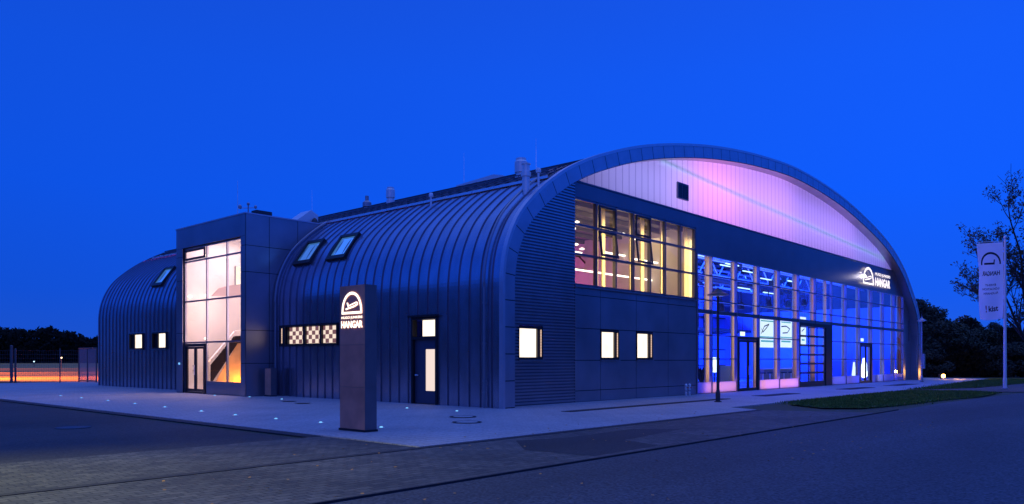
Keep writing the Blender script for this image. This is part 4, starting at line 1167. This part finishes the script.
for px, Y, lab in ((743, F + 0.2, 'small glowing exit sign above the near glass door'), (862.5, F + 0.2, 'small glowing exit sign above the far glass door')):
    x, z = on_y(px, 334 if px < 800 else 340, Y)
    t = thing('exit_sign', lab, 'exit sign', (x, Y, z))
    MB().box(x - 0.24, x + 0.24, Y, Y + 0.05, z - 0.10, z + 0.12).build('panel', M['exit'], t)
    MB().box(x - 0.26, x + 0.26, Y - 0.005, Y + 0.06, z + 0.122, z + 0.15).tube((x, Y + 0.03, z + 0.15), (x, Y + 0.03, z + 0.9), 0.012, n=5).build('bracket', M['dark'], t)

# ------------------------------------------------------------------ ground
def sheet(name, pts, z, mat, thick=0.0, kind='structure'):
    mb = MB()
    if thick: mb.prism([(p[0], p[1], z - thick) for p in pts], (0, 0, thick))
    else: mb.poly([(p[0], p[1], z) for p in pts])
    o = mb.build(name, mat); o['kind'] = kind; return o
sheet('ground', [(-1500, -1500), (1500, -1500), (1500, 1500), (-1500, 1500)], -0.040, M['field'])
sheet('road', [(-160, -60), (200, -60), (200, -22), (60, -13.2), (34, -11.2), (24, -10.6), (14, -10.08), (-160, -10.08)], -0.016, M['road'])
sheet('block_paving', [(-160, -10.02), (6.6, -10.02), (6.3, -9.0), (5.4, -6.75), (-160, -6.75)], -0.012, M['paver'])
sheet('block_paving', [(-160, -6.55), (-9.45, -6.55), (-9.45, -3.3), (-160, -3.3)], -0.012, M['paver'])
sheet('yard', [(-160, -3.28), (-10.0, -3.28), (-9.8, 46), (-160, 46)], -0.020, M['yard'])
mb = MB().box(-160, 5.3, -6.74, -6.56, -0.10, -0.003); o = mb.build('drain_channel', M['channel']); o['kind'] = 'structure'
mb = MB().box(-160, 8.5, -10.07, -10.03, -0.10, 0.012); o = mb.build('kerb', M['channel']); o['kind'] = 'structure'
mb = MB().box(-9.75, -9.42, -3.28, 30, -0.10, -0.006); o = mb.build('drain_channel', M['channel']); o['kind'] = 'structure'
sheet('pavement', [(-9.40, -6.52), (5.4, -6.52), (5.9, -5.35), (27, -5.2), (60, -3.6), (60, 0.2), (51.4, 46), (-3, 46), (-9.3, 40)], 0.0, M['concrete'], 0.09)
sheet('path', [(27.5, -8.6), (28.5, -10.9), (60, -13.0), (60, -8.8), (33, -7.6), (27.2, -5.5)], -0.008, M['path'])
# darker asphalt repair in the paving
sheet('asphalt_patch', [(-7.3, -7.1), (-8.4, -8.3), (-8.3, -9.8), (-6.1, -9.75), (-5.7, -8.7), (-2.6, -8.3), (-3.4, -7.4), (-6.1, -7.5)], -0.008, M['yard'])
# gravel strips and grates in front of the facade
for i, (pts, nm, lab) in enumerate(((((0.2, -2.75), (11.2, -2.75), (11.2, -2.35), (0.2, -2.35)), 'gravel_bed', 'long narrow dark gravel bed in the pavement before the panel wall'),
        (((14.4, -2.9), (18.4, -2.9), (18.4, -2.2), (14.4, -2.2)), 'entrance_mat', 'dark rectangular mat in the pavement before the near glass door'),
        (((25.2, -3.0), (29.6, -3.0), (29.6, -2.2), (25.2, -2.2)), 'entrance_mat', 'dark rectangular mat in the pavement before the sectional gate'),
        (((33.8, -3.1), (38.6, -3.1), (38.6, -2.2), (33.8, -2.2)), 'entrance_mat', 'dark rectangular mat in the pavement before the far glass door'))):
    mb = MB(); c = Vector((sum(p[0] for p in pts) / 4, sum(p[1] for p in pts) / 4, 0.004))
    mb.prism([(p[0], p[1], 0.004) for p in pts], (0, 0, 0.012))
    o = mb.build(nm, M['bed'], loc=c)
    tag(o, lab, 'gravel bed' if nm == 'gravel_bed' else 'mat')
MB_ = None
# manhole covers
for px, py, lab in ((463, 417, 'round iron manhole cover near the building corner, farther of two'), (467, 422.5, 'round iron manhole cover near the building corner, nearer of two'),
                    (289, 401.5, 'small round iron cover near the strip window, left one'), (303, 403.5, 'small round iron cover near the strip window, right one'), ):
    wd = FPX * 1.65 / (py - 360); p = at(px, wd)
    r = 0.36 if px > 400 else 0.28
    t = thing('manhole_cover', lab, 'manhole cover', (p.x, p.y, 0.0))
    m2 = MB().lathe((p.x, p.y, 0.002), [(r * 0.8, 0), (r * 0.8, 0.012)], 24)
    m2.build('lid', M['concrete'] if px > 400 else M['iron'], t)
    m2 = MB(); n = 28
    for i in range(n):
        a, b = 2 * PI * i / n, 2 * PI * (i + 1) / n
        q = [(p.x + rr * math.cos(tt), p.y + rr * math.sin(tt), 0.018) for rr, tt in ((r * 0.82, a), (r * 1.1, a), (r * 1.1, b), (r * 0.82, b))]
        m2.quad(*q)
    m2.build('ring', M['iron'], t)
p = at(73, FPX * 1.65 / 67.0)
t = thing('manhole_cover', 'round dark manhole cover in the asphalt yard at the left', 'manhole cover', (p.x, p.y, -0.02))
MB().lathe((p.x, p.y, -0.018), [(0.4, 0), (0.4, 0.010)], 24).build('lid', M['iron'], t)

# recessed ground lights
gl_ = thing('ground_light', 'x', 'ground light', (0, 0, 0), 'small blue lights set into the pavement')
MB().lathe((0, 0, 0.001), [(0.09, 0), (0.09, 0.010), (0.06, 0.012)], 14).build('collar', M['steel'], gl_)
MB().lathe((0, 0, 0.012), [(0.045, 0), (0.04, 0.018), (0.02, 0.026)], 12).build('lens', M['led'], gl_)
ords = ['first', 'second', 'third', 'fourth', 'fifth', 'sixth', 'seventh', 'eighth', 'ninth', 'tenth']
LEDA = [(-6.8, 21.3), (-6.9, 18.4), (-7.0, 15.2), (-7.15, 12.2), (-7.3, 9.3), (-7.5, 6.2), (-7.6, 3.84), (-7.6, 1.59), (-7.5, -0.43), (-7.34, -2.75)]
LEDB = [((-1.9, 16.4), 'blue ground light in front of the tower glazing'), ((-1.6, 13.8), 'blue ground light by the stele at the tower corner'), ((-1.7, 11.0), 'blue ground light before the checkered strip window'),
        ((-2.07, 2.53), 'blue ground light in front of the steel side door'), ((-1.99, 0.17), 'blue ground light beside the two manhole covers at the corner')]
first = True
for i, (x, y) in enumerate(LEDA):
    lab = 'blue ground light, %s from the left in the row along the pavement edge' % ords[i] if i < 9 else 'blue ground light just right of the brown pylon'
    if first: gl_.location = (x, y, 0); gl_['label'] = lab; first = False
    else: dup(gl_, (x, y, 0), lab)
for (x, y), lab in LEDB: dup(gl_, (x, y, 0), lab)

# ------------------------------------------------------------------ grass
def inside(p, poly):
    c = False; n = len(poly)
    for i in range(n):
        a, b = poly[i], poly[(i + 1) % n]
        if (a[1] > p[1]) != (b[1] > p[1]) and p[0] < (b[0] - a[0]) * (p[1] - a[1]) / (b[1] - a[1]) + a[0]: c = not c
    return c
def lawn(poly, n, h, name='grass'):
    mb = MB()
    mb.poly([(p[0], p[1], 0.012) for p in poly])
    mb.build('lawn_soil', M['soil'])['kind'] = 'structure'
    mb = MB()
    x0, x1 = min(p[0] for p in poly), max(p[0] for p in poly); y0, y1 = min(p[1] for p in poly), max(p[1] for p in poly)
    k = 0
    while k < n:
        x, y = random.uniform(x0, x1), random.uniform(y0, y1)
        if not inside((x + random.gauss(0, 0.28), y + random.gauss(0, 0.28)), poly): continue
        k += 1
        a = random.uniform(0, 2 * PI); hh = h * random.uniform(0.45, 1.1); l = random.uniform(0, 0.6) * hh; s = 0.012 + 0.012 * random.random()
        dx, dy = math.cos(a), math.sin(a)
        mb.add([(x - dy * s, y + dx * s, 0.01), (x + dy * s, y - dx * s, 0.01), (x + dx * l, y + dy * l, hh)], [(0, 1, 2)])
    o = mb.build(name, M['grass']); o['kind'] = 'stuff'
    tag(o, 'short green grass growing in a verge between pavement and road', 'grass')
    return o
random.seed(3)
lawn([(9.0, -6.2), (7.6, -7.9), (8.4, -8.9), (11, -9.3), (17, -9.6), (21, -10.15), (25.5, -10.0), (27.2, -8.6), (26.2, -6.0), (18, -5.38), (11, -5.42)], 26000, 0.085)
g2 = lawn([(27.6, -5.4), (33, -7.4), (60, -8.6), (60, -3.7), (40, -4.7)], 16000, 0.09)
g2['label'] = 'far green grass lawn around the flagpole beyond the path'

# fallen leaves: uncountable litter on the paving
mb = MB(); random.seed(9)
for _ in range(150):
    x, y = random.uniform(-15, 4), random.uniform(-13, -5.5)
    a = random.uniform(0, 6.28); s = random.uniform(0.02, 0.04)
    mb.add([(x + s * math.cos(a), y + s * math.sin(a), 0.012), (x + s * 0.6 * math.cos(a + 1.8), y + s * 0.6 * math.sin(a + 1.8), 0.02), (x - s * math.cos(a), y - s * math.sin(a), 0.012), (x + s * 0.6 * math.cos(a - 1.8), y + s * 0.6 * math.sin(a - 1.8), 0.006)], [(0, 1, 2, 3)])
o = mb.build('fallen_leaves', M['dryleaf']); tag(o, 'dry yellow leaves scattered over the block paving', 'leaves', kind='stuff')

# ------------------------------------------------------------------ pylon sign
PX0, PY0, PY1, PDEP, PH = -8.34, -3.42, -2.46, 0.34, 3.38
t = thing('pylon_sign', 'tall brown pylon sign with glowing white arch logo on the forecourt', 'sign', (PX0 + PDEP / 2, (PY0 + PY1) / 2, 0))
MB().box(PX0 + 0.012, PX0 + PDEP, PY0, PY1, 0.05, PH).build('body', M['rustside'], t)
mb = MB(); zcuts = [0.05, 1.02, 2.0, PH]
for a, b in zip(zcuts, zcuts[1:]): mb.box(PX0, PX0 + 0.010, PY0 + 0.006, PY1 - 0.006, a + 0.003, b - 0.003)
mb.build('front_panel', M['rust'], t)
MB().box(PX0 - 0.02, PX0 + PDEP + 0.02, PY0 - 0.02, PY1 + 0.02, 0.002, 0.05).build('base', M['frame'], t)
mb = MB()
U = lambda u: PY1 - 0.09 - u * (PY1 - PY0 - 0.18)
XL = PX0 - 0.012
logo(mb, lambda u, v, d: (XL, U(u), 2.72 + 0.51 * v), 0.075)
lg = mb.build('logo', M['white'], t)
ymid = (PY0 + PY1) / 2
v, f = text_mesh('HUGO JUNKERS', lambda u, w_, d: (XL, ymid - u, 2.595 + w_), bold=0.012, target_w=0.80, target_h=0.072); MB().add(v, f).build('lettering', M['white'], t)
v, f = text_mesh('HANGAR', lambda u, w_, d: (XL, ymid - u, 2.395 + w_), bold=0.03, target_w=0.82, target_h=0.165); MB().add(v, f).build('lettering', M['white'], t)

# ------------------------------------------------------------------ stele and small bollard
p = Vector((-0.62, 13.95, 0))
t = thing('info_stele', 'slim brown metal stele by the right corner of the entrance tower', 'stele', p)
MB().box(p.x + 0.016, p.x + 0.28, p.y - 0.26, p.y + 0.26, 0.04, 1.28).build('body', M['rustside'], t)
MB().box(p.x, p.x + 0.014, p.y - 0.24, p.y + 0.24, 0.06, 1.26).build('front_panel', pbr('warm_brown_steel', (0.75, 0.34, 0.22), 0.5, 0.2, 0.1, 3), t)
MB().box(p.x - 0.02, p.x + 0.3, p.y - 0.28, p.y + 0.28, 0.002, 0.04).build('base', M['frame'], t)
for px, lab in ((686, 'short steel standpipe at the wall, left one of the pair'), (689.5, 'short steel standpipe at the wall, right one of the pair')):
    x, _ = on_y(px, 390, 0.1)
    t = thing('standpipe', lab, 'standpipe', (x, 0.1, 0))
    MB().lathe((x, 0.1, 0.0), [(0.05, 0), (0.05, 0.42), (0.07, 0.43), (0.07, 0.50), (0.03, 0.56)], 10).build('pipe', M['steel'], t)
    MB().tube((x, 0.1, 0.38), (x, -0.04, 0.38), 0.025, n=8).build('tap', M['rust'], t)

# ------------------------------------------------------------------ street lamps
def street_lamp(x, y, h, head, label, mats):
    t = thing('street_lamp', label, 'street lamp', (x, y, 0), 'unlit lamps along the pavement')
    MB().lathe((x, y, 0), [(0.09, 0), (0.09, 0.35), (0.06, 0.5), (0.045, h - 0.6), (0.04, h - 0.2)], 12).build('pole', mats, t)
    MB().lathe((x, y, 0.004), [(0.15, 0), (0.15, 0.02), (0.1, 0.04)], 12).build('base_plate', M['iron'], t)
    r = head
    MB().lathe((x, y, h - 0.42), [(r, 0), (r, 0.02), (r * 0.5, 0.12), (r * 0.2, 0.22), (0.05, 0.28)], 20).build('lamp_shade', mats, t)
    MB().lathe((x, y, h - 0.47), [(r * 0.5, 0), (r * 0.7, 0.045)], 16).build('diffuser', M['pole'], t)
    MB().tube((x, y, h - 0.2), (x, y, h + 0.24), 0.016, 0.007, n=6).build('finial', mats, t)
    return t
street_lamp(8.75, -3.42, 4.62, 0.42, 'dark street lamp with cone shade standing before the glass hall', M['lampdark'])
ls = street_lamp(44.3, -1.86, 5.0, 0.34, 'pale grey street lamp at the far right corner of the hangar', M['lampgrey'])
x, y = 44.3, -1.86
MB().box(x - 0.14, x + 0.14, y - 0.2, y - 0.08, 1.0, 2.1).build('distribution_box', M['lampgrey'], ls)

# ------------------------------------------------------------------ flagpole and flag
fp = Vector((32.16, -9.18, 0))
t = thing('flagpole', 'tall white flagpole on the grass at the right', 'flagpole', fp)
MB().lathe(fp, [(0.10, 0), (0.10, 0.6), (0.085, 0.62), (0.06, 8.5), (0.05, 8.55)], 14).build('pole', M['pole'], t)
MB().lathe(fp, [(0.16, 0.001), (0.16, 0.05), (0.11, 0.08)], 14).build('base_plate', M['lampgrey'], t)
MB().lathe(fp + Vector((0, 0, 8.55)), [(0.02, 0), (0.08, 0.05), (0.08, 0.12), (0.02, 0.18)], 10).build('finial', M['pole'], t)
Lf = Vector((-SN, CS, 0)); Nf = Vector((-CS, -SN, 0))
MB().tube(fp + Vector((0, 0, 8.42)), fp + Lf * 1.6 + Vector((0, 0, 8.34)), 0.018, n=6).build('boom', M['pole'], t)
FW, FZ1, FZ0 = 1.47, 8.36, 4.05
def flag_pt(u, v, d=0.0):
    """u from the pole outwards in metres (left in the picture), v up from the bottom 0..1"""
    k = 1 - v
    uu = u * (1 - 0.10 * k)
    z = FZ0 + (FZ1 - FZ0) * v - 0.16 * (u / FW) * (0.4 + 0.2 * v) - 0.10 * math.sin(u * 2.0) * k
    wv = 0.07 * math.sin(u * 4.2 + v * 2.6) * (0.25 + 0.75 * k) + 0.05 * math.sin(v * 9 + u * 1.5) * (u / FW)
    p = fp + Lf * (0.12 + uu) + Nf * (wv + d); p.z = z; return p
mb = MB(); nu, nv = 18, 48
vs = [flag_pt(FW * i / nu, j / nv) for j in range(nv + 1) for i in range(nu + 1)]
mb.add(vs, [(j * (nu + 1) + i, j * (nu + 1) + i + 1, (j + 1) * (nu + 1) + i + 1, (j + 1) * (nu + 1) + i) for j in range(nv) for i in range(nu)])
ft = thing('flag', 'white vertical banner flag with dark arch logo on the tall flagpole', 'flag', fp + Vector((0, 0, FZ0)))
mb.build('cloth', M['flagw'], ft, smooth=True)
def flag_map(cx, zc):     # picture-space: x to the right, metres from flag centre
    return lambda u, w_, d=0: flag_pt(FW / 2 - (cx + u), (zc + w_ - FZ0) / (FZ1 - FZ0), 0.015)
mb = MB()
fm = flag_map(0, 7.08)
n = 20
for i in range(n):
    a, b = PI * i / n, PI * (i + 1) / n
    q = [fm(0.60 * c_ * -math.cos(t_), 0.05 + 0.72 * c2 * math.sin(t_) ** 0.9) for t_, c_, c2 in ((a, 1, 1), (b, 1, 1), (b, 0.86, 0.84), (a, 0.86, 0.84))]
    mb.quad(*q)
mb.quad(fm(-0.40, 0.06), fm(0.25, 0.06), fm(0.25, 0.17), fm(-0.40, 0.17))
mb.quad(fm(0.18, 0.17), fm(0.25, 0.17), fm(0.27, 0.34), fm(0.20, 0.34))
mb.build('logo', M['ink'], ft)
def ftext(txt, z, wd, h, mat, mirror=True, cx=0.0, bold=0.02):
    m_ = flag_map(cx, z)
    v, f = text_mesh(txt, (lambda u, w_, d: m_(-u, w_)) if mirror else (lambda u, w_, d: m_(u, w_)), bold=bold, target_w=wd, target_h=h)
    MB().add(v, f).build('lettering', mat, ft)
ftext('HANGAR', 6.52, 1.06, 0.26, M['ink'], bold=0.03)
ftext('EVENT', 5.95, 0.62, 0.11, M['ink']); ftext('LOCATION', 5.72, 0.95, 0.12, M['ink']); ftext('FLUGHAFEN', 5.48, 0.80, 0.12, M['ink'])
ftext('kist', 4.52, 0.52, 0.32, M['ink'], mirror=False, cx=0.12, bold=0.03)
ftext('!', 4.48, 0.07, 0.40, M['red'], mirror=False, cx=-0.28, bold=0.03)

# ------------------------------------------------------------------ flood light on the ground at the right
p = at(942, 66.0)
t = thing('floodlight', 'bright warm floodlight burning low on the ground beside the trees', 'floodlight', (p.x, p.y, 0))
MB().box(p.x - 0.18, p.x + 0.18, p.y - 0.05, p.y + 0.25, 0.12, 0.44).build('housing', M['lampdark'], t)
MB().lathe((p.x - 0.1, p.y - 0.13, 0.13), [(0.04, 0), (0.13, 0.05), (0.16, 0.15), (0.13, 0.26), (0.04, 0.30)], 12).build('lamp', M['flood'], t)
MB().tube((p.x, p.y + 0.1, -0.03), (p.x, p.y + 0.1, 0.14), 0.04, n=8).build('bracket', M['lampdark'], t)
light('POINT', 'flood_glow', (p.x + 1.2, p.y - 1.0, 0.6), 110, (1.0, 0.45, 0.06), radius=0.1)

# ------------------------------------------------------------------ fence, gate and lamp posts on the left
def post(px, w, h, r): 
    p = at(px, w); return p
fa = at(-60, 56); fb = at(79, 57.5)
t = thing('fence', 'dark wire mesh fence with steel posts left of the hangar', 'fence', (fa.x, fa.y, 0))
for px, w, r, h in ((11.5, 55.5, 0.10, 2.72), (15.5, 56.5, 0.07, 2.5), (60, 56.5, 0.045, 2.5), (-30, 56, 0.045, 2.5)):
    p = at(px, w)
    MB().lathe((p.x, p.y, -0.04), [(r, 0), (r, h), (r * 0.5, h + 0.04)], 8).build('post', M['fence'], t)
mb = MB()
a, b = at(-60, 56), at(78, 57)
for k in range(9):
    z = 0.1 + k * 0.28
    mb.tube((a.x, a.y, z), (b.x, b.y, z), 0.006, n=4, caps=False)
n = 60
for k in range(n + 1):
    q = a.lerp(b, k / n); mb.tube((q.x, q.y, 0.0), (q.x, q.y, 2.35), 0.005, n=3, caps=False)
mb.build('wire_mesh', M['fence'], t)
ga, gb = at(79, 58), at(96.5, 56.5)
t = thing('fence_gate', 'steel bar gate between the fence and the hangar wall', 'gate', (ga.x, ga.y, 0))
mb = MB(); d = (gb - ga)
for z in (0.1, 2.52):
    mb.tube(ga + Vector((0, 0, z)), gb + Vector((0, 0, z)), 0.05, n=6)
for s in (0, 0.5, 1): q = ga + d * s; mb.tube((q.x, q.y, 0), (q.x, q.y, 2.55), 0.05, n=6)
mb.build('gate_frame', M['fence'], t)
mb = MB()
for k in range(1, 20):
    q = ga + d * (k / 20); mb.tube((q.x, q.y, 0.1), (q.x, q.y, 2.5), 0.02, n=5)
mb.build('bars', M['lampgrey'], t)
# tiny apron lamps far away
for px, py, w, nm, lab, mt in ((34, 361.6, 190, 'apron_lamp', 'tiny cold white lamp far out on the airfield', emit('cold_lamp', (0.5, 0.75, 1.0), 2.5)),
                           (61.5, 357.8, 150, 'apron_lamp', 'tiny warm lamp on a mast far out on the airfield', emit('warm_lamp', (1.0, 0.7, 0.4), 4))):
    p = at(px, w); z = CAM.z + (360 - py) / FPX * w
    t = thing(nm, lab, 'lamp', (p.x, p.y, -0.04))
    MB().tube((p.x, p.y, -0.04), (p.x, p.y, max(0.3, z - 0.12)), 0.06, n=6).build('post', M['fence'], t)
    MB().lathe((p.x, p.y, z - 0.15), [(0.05, 0), (0.16, 0.08), (0.16, 0.22), (0.05, 0.3)], 8).build('lamp', mt, t)
# apron, lit by sodium lamps beyond the frame
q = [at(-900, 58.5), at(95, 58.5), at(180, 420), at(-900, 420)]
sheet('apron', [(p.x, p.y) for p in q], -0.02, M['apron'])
for px, w, tp, tw, pw in ((-150, 72, 20, 72, 90000), (-240, 90, 40, 96, 160000), (-120, 66, 80, 70, 75000), (-260, 130, 50, 140, 130000)):
    a = at(px, w, 9.0); b = at(tp, tw, 0)
    light('SPOT', 'sodium_lamp', a, pw, (1.0, 0.26, 0.01), b, spot=R(62), blend=0.6, radius=0.3)
# warm street light beyond the left edge of the frame, washing the block paving
light('SPOT', 'street_light_beyond_frame', (-24, -2, 7), 8500, (0.80, 0.78, 0.03), (-17.6, -5.4, 0), spot=R(58), blend=1.0, radius=0.3)

# ------------------------------------------------------------------ vegetation
def leaf_cloud(mb, c, rad, n, size, squash=0.8):
    for _ in range(n):
        while True:
            v = Vector((random.uniform(-1, 1), random.uniform(-1, 1), random.uniform(-1, 1)))
            if v.length <= 1: break
        v = v.normalized() * (v.length ** 0.5) if v.length > 0 else v
        p = Vector(c) + Vector((v.x * rad, v.y * rad, v.z * rad * squash))
        a = Vector((random.uniform(-1, 1), random.uniform(-1, 1), random.uniform(-1, 1))).normalized(); b = a.orthogonal().normalized()
        s = size * random.uniform(0.6, 1.3)
        mb.add([p - a * s, p + b * s * 0.5, p + a * s, p - b * s * 0.5], [(0, 1, 2, 3)])
def limb(mb, pts, r0, r1):
    n = len(pts) - 1
    for i in range(n):
        mb.tube(pts[i], pts[i + 1], r0 + (r1 - r0) * i / n, r0 + (r1 - r0) * (i + 1) / n, n=7, caps=False)

def make_tree(seed, h, crown_r, trunk_r, leafmat, nclump, leaves, lsize, label, bush=False):
    random.seed(seed)
    t = thing('tree', label, 'tree')
    mt, ml = MB(), MB()
    limb(mt, [(0, 0, -0.1), (0.1, 0.05, h * 0.25), (0.0, 0.1, h * 0.5), (0.1, 0, h * 0.8)], trunk_r, trunk_r * 0.3)
    for k in range(nclump):
        a = random.uniform(0, 2 * PI); zz_ = random.uniform(0.12 if bush else 0.3, 0.95)
        env = math.sin(PI * min(1, max(0.05, (zz_ - 0.0) / 1.0)) ** 0.8) if bush else math.sin(PI * (zz_ - 0.18) / 0.82 * 0.95 + 0.05)
        rr = crown_r * env * random.uniform(0.35, 1.0)
        c = Vector((math.cos(a) * rr, math.sin(a) * rr, zz_ * h))
        if k % 2 == 0: limb(mt, [(0, 0, c.z * 0.55), c * 0.6 + Vector((0, 0, c.z * 0.3)), c], trunk_r * 0.35, trunk_r * 0.06)
        leaf_cloud(ml, c, crown_r * random.uniform(0.16, 0.36), leaves, lsize, 0.75)
    mt.build('trunk', M['bark'], t); ml.build('crown', leafmat, t)
    return t
variants = [make_tree(1, 7.5, 3.0, 0.18, M['leafd'], 60, 110, 0.16, 'x', True), make_tree(2, 7.0, 3.4, 0.2, M['leafd'], 64, 110, 0.17, 'x', True), make_tree(3, 6.0, 3.2, 0.16, M['leaf'], 60, 110, 0.15, 'x', True)]
trees = [(922, 80, 1.05, 0, 'dark tree directly behind the far right corner of the hangar'), (934, 84, 1.02, 1, 'dark dense tree behind the pale street lamp'),
         (950, 80, 0.98, 2, 'dark rounded tree above the bright floodlight'), (966, 86, 0.90, 1, 'dark tree to the left of the banner flag'),
         (980, 82, 0.86, 2, 'dark low tree directly behind the banner flag'), (996, 84, 0.76, 0, 'dark tree just left of the flagpole'),
         (1010, 80, 0.72, 1, 'dark low tree just right of the flagpole'), (1030, 84, 0.8, 2, 'dark tree at the right edge of the picture'), (1058, 82, 0.95, 0, 'dark tree beyond the right edge of the picture')]
used = set()
for px, w, s, k, lab in trees:
    p = at(px, w)
    v = variants[k]
    if k not in used: used.add(k); v.location = (p.x, p.y, 0); v.scale = (s, s, s); v['label'] = lab; v['group'] = 'dark trees behind the hangar'
    else: dup(v, (p.x, p.y, 0), lab, rz=px * 0.7, sc_=s)
# understorey hedge in front of them
random.seed(21)
hb = make_tree(31, 2.6, 2.2, 0.06, M['leafd'], 46, 120, 0.12, 'x', True); hb.name = 'bush'; hb['category'] = 'bush'; hb['group'] = 'bushes under the dark trees'
for i, (px, w, lab) in enumerate(((928, 76, 'dark bush right of the pale street lamp'), (946, 78, 'dark bush right behind the floodlight'), (962, 76, 'dark bush midway between floodlight and flagpole'), (980, 77, 'dark bush below the banner flag'),
                      (998, 76, 'dark bush at the foot of the flagpole, left side'), (1014, 75, 'dark bush right of the flagpole'), (1030, 75, 'dark bush at the right edge'))):
    p = at(px, w)
    if i == 0: hb.location = (p.x, p.y, 0); hb['label'] = lab
    else: dup(hb, (p.x, p.y, 0), lab, rz=i * 1.3, sc_=1.0 + 0.12 * (i % 3))

# sparse autumn tree behind the flag
def sparse_tree(px, w, h, seed, label):
    random.seed(seed)
    p = at(px, w); t = thing('tree', label, 'tree', (p.x, p.y, 0))
    mt, ml = MB(), MB(); tips = []
    def grow(a, d, ln, r, lev):
        n = 4; pts = [a]
        for i in range(n):
            d = (d + Vector((random.uniform(-.16, .16), random.uniform(-.16, .16), random.uniform(-.04, .10)))).normalized()
            pts.append(pts[-1] + d * ln / n)
        limb(mt, pts, r, r * 0.55)
        if lev == 0: tips.extend(pts[1:]); return
        kids = 3 if lev > 1 else 4
        for k in range(kids):
            base = pts[random.choice((1, 2, 3, 4))] if lev < 4 else pts[random.choice((2, 3, 4))]
            az = random.uniform(0, 2 * PI); sp = random.uniform(0.5, 1.0)
            nd = (d + Vector((math.cos(az) * sp, math.sin(az) * sp, random.uniform(-0.15, 0.35)))).normalized()
            grow(base, nd, ln * random.uniform(0.55, 0.8), r * 0.5, lev - 1)
        grow(pts[-1], d, ln * 0.7, r * 0.55, lev - 1)
    grow(Vector((p.x, p.y, -0.1)), Vector((0.02, 0.0, 1)), h * 0.42, 0.20, 4)
    for q in tips:
        if random.random() < 0.48: leaf_cloud(ml, q, 0.34, 10, 0.10, 0.6)
    mt.build('trunk', M['bark'], t); ml.build('crown', M['leafa'], t)
sparse_tree(1036, 50, 12.8, 17, 'tall sparse autumn tree with thin crown behind the banner flag')

# far wood on the left horizon: reads as one dark mass
random.seed(44)
mb = MB(); prev = None
top = lambda px: 327 + 10 * max(0, px) / 100 + 2.5 * math.sin(px * 0.09) + 1.5 * math.sin(px * 0.23)
def wood_strip(px0, px1, w, topf, n):
    for k in range(n):
        px = random.uniform(px0, px1); ww = w + random.uniform(-25, 25)
        zt = CAM.z + (360 - topf(px)) / FPX * ww
        z = zt * math.sqrt(random.uniform(0.0, 1)) if random.random() < 0.7 else zt * random.uniform(0.88, 1.0)
        leaf_cloud(mb, at(px, ww, z - 0.8), random.uniform(1.5, 3.4), 6, 1.5, 0.8)
wood_strip(-120, 330, 420, top, 2600)
wood_strip(900, 1300, 330, lambda px: 338 + 3 * math.sin(px * 0.06), 1800)
o = mb.build('far_wood', pbr('far_foliage', (0.010, 0.012, 0.008), 0.9, spec=0.1)); tag(o, 'distant dark wood along the horizon', 'wood', kind='stuff')
mb = MB()
for px0, px1, w, z in ((-200, 360, 450, 14), (880, 1400, 360, 7)):
    P = [at(px0 + (px1 - px0) * i / 12, w) for i in range(13)]
    for a, b in zip(P, P[1:]):
        mb.quad((a.x, a.y, -1), (b.x, b.y, -1), (b.x, b.y, z + random.uniform(-1, 1)), (a.x, a.y, z))
o = mb.build('hills', pbr('hill_dark', (0.012, 0.014, 0.010), 0.9, spec=0.1)); o['kind'] = 'structure'

# unseen tree belt added outside the frame to darken what the metal walls mirror
random.seed(77)
mb = MB(); prev = None
for k in range(0, 121):
    a = math.atan2(SN, CS) + R(52) + R(256) * k / 120      # from left of the frame round the back to its right
    rr = 120 + 14 * math.sin(k * 0.7)
    p = Vector((CAM.x + rr * math.cos(a), CAM.y + rr * math.sin(a), 0)); h = 20 + 3 * math.sin(k * 1.9) + random.uniform(-2, 2)
    if prev:
        q, hq = prev; mb.quad((q.x, q.y, -1), (p.x, p.y, -1), (p.x, p.y, h), (q.x, q.y, hq))
    for _ in range(2): leaf_cloud(mb, (p.x + random.uniform(-3, 3), p.y + random.uniform(-3, 3), h * random.uniform(0.5, 1.0)), 4, 14, 1.4, 0.8)
    prev = (p, h)
o = mb.build('added_tree_belt', M['leafd']); tag(o, 'unseen dark tree belt added to darken what the metal walls mirror', 'wood', kind='stuff')
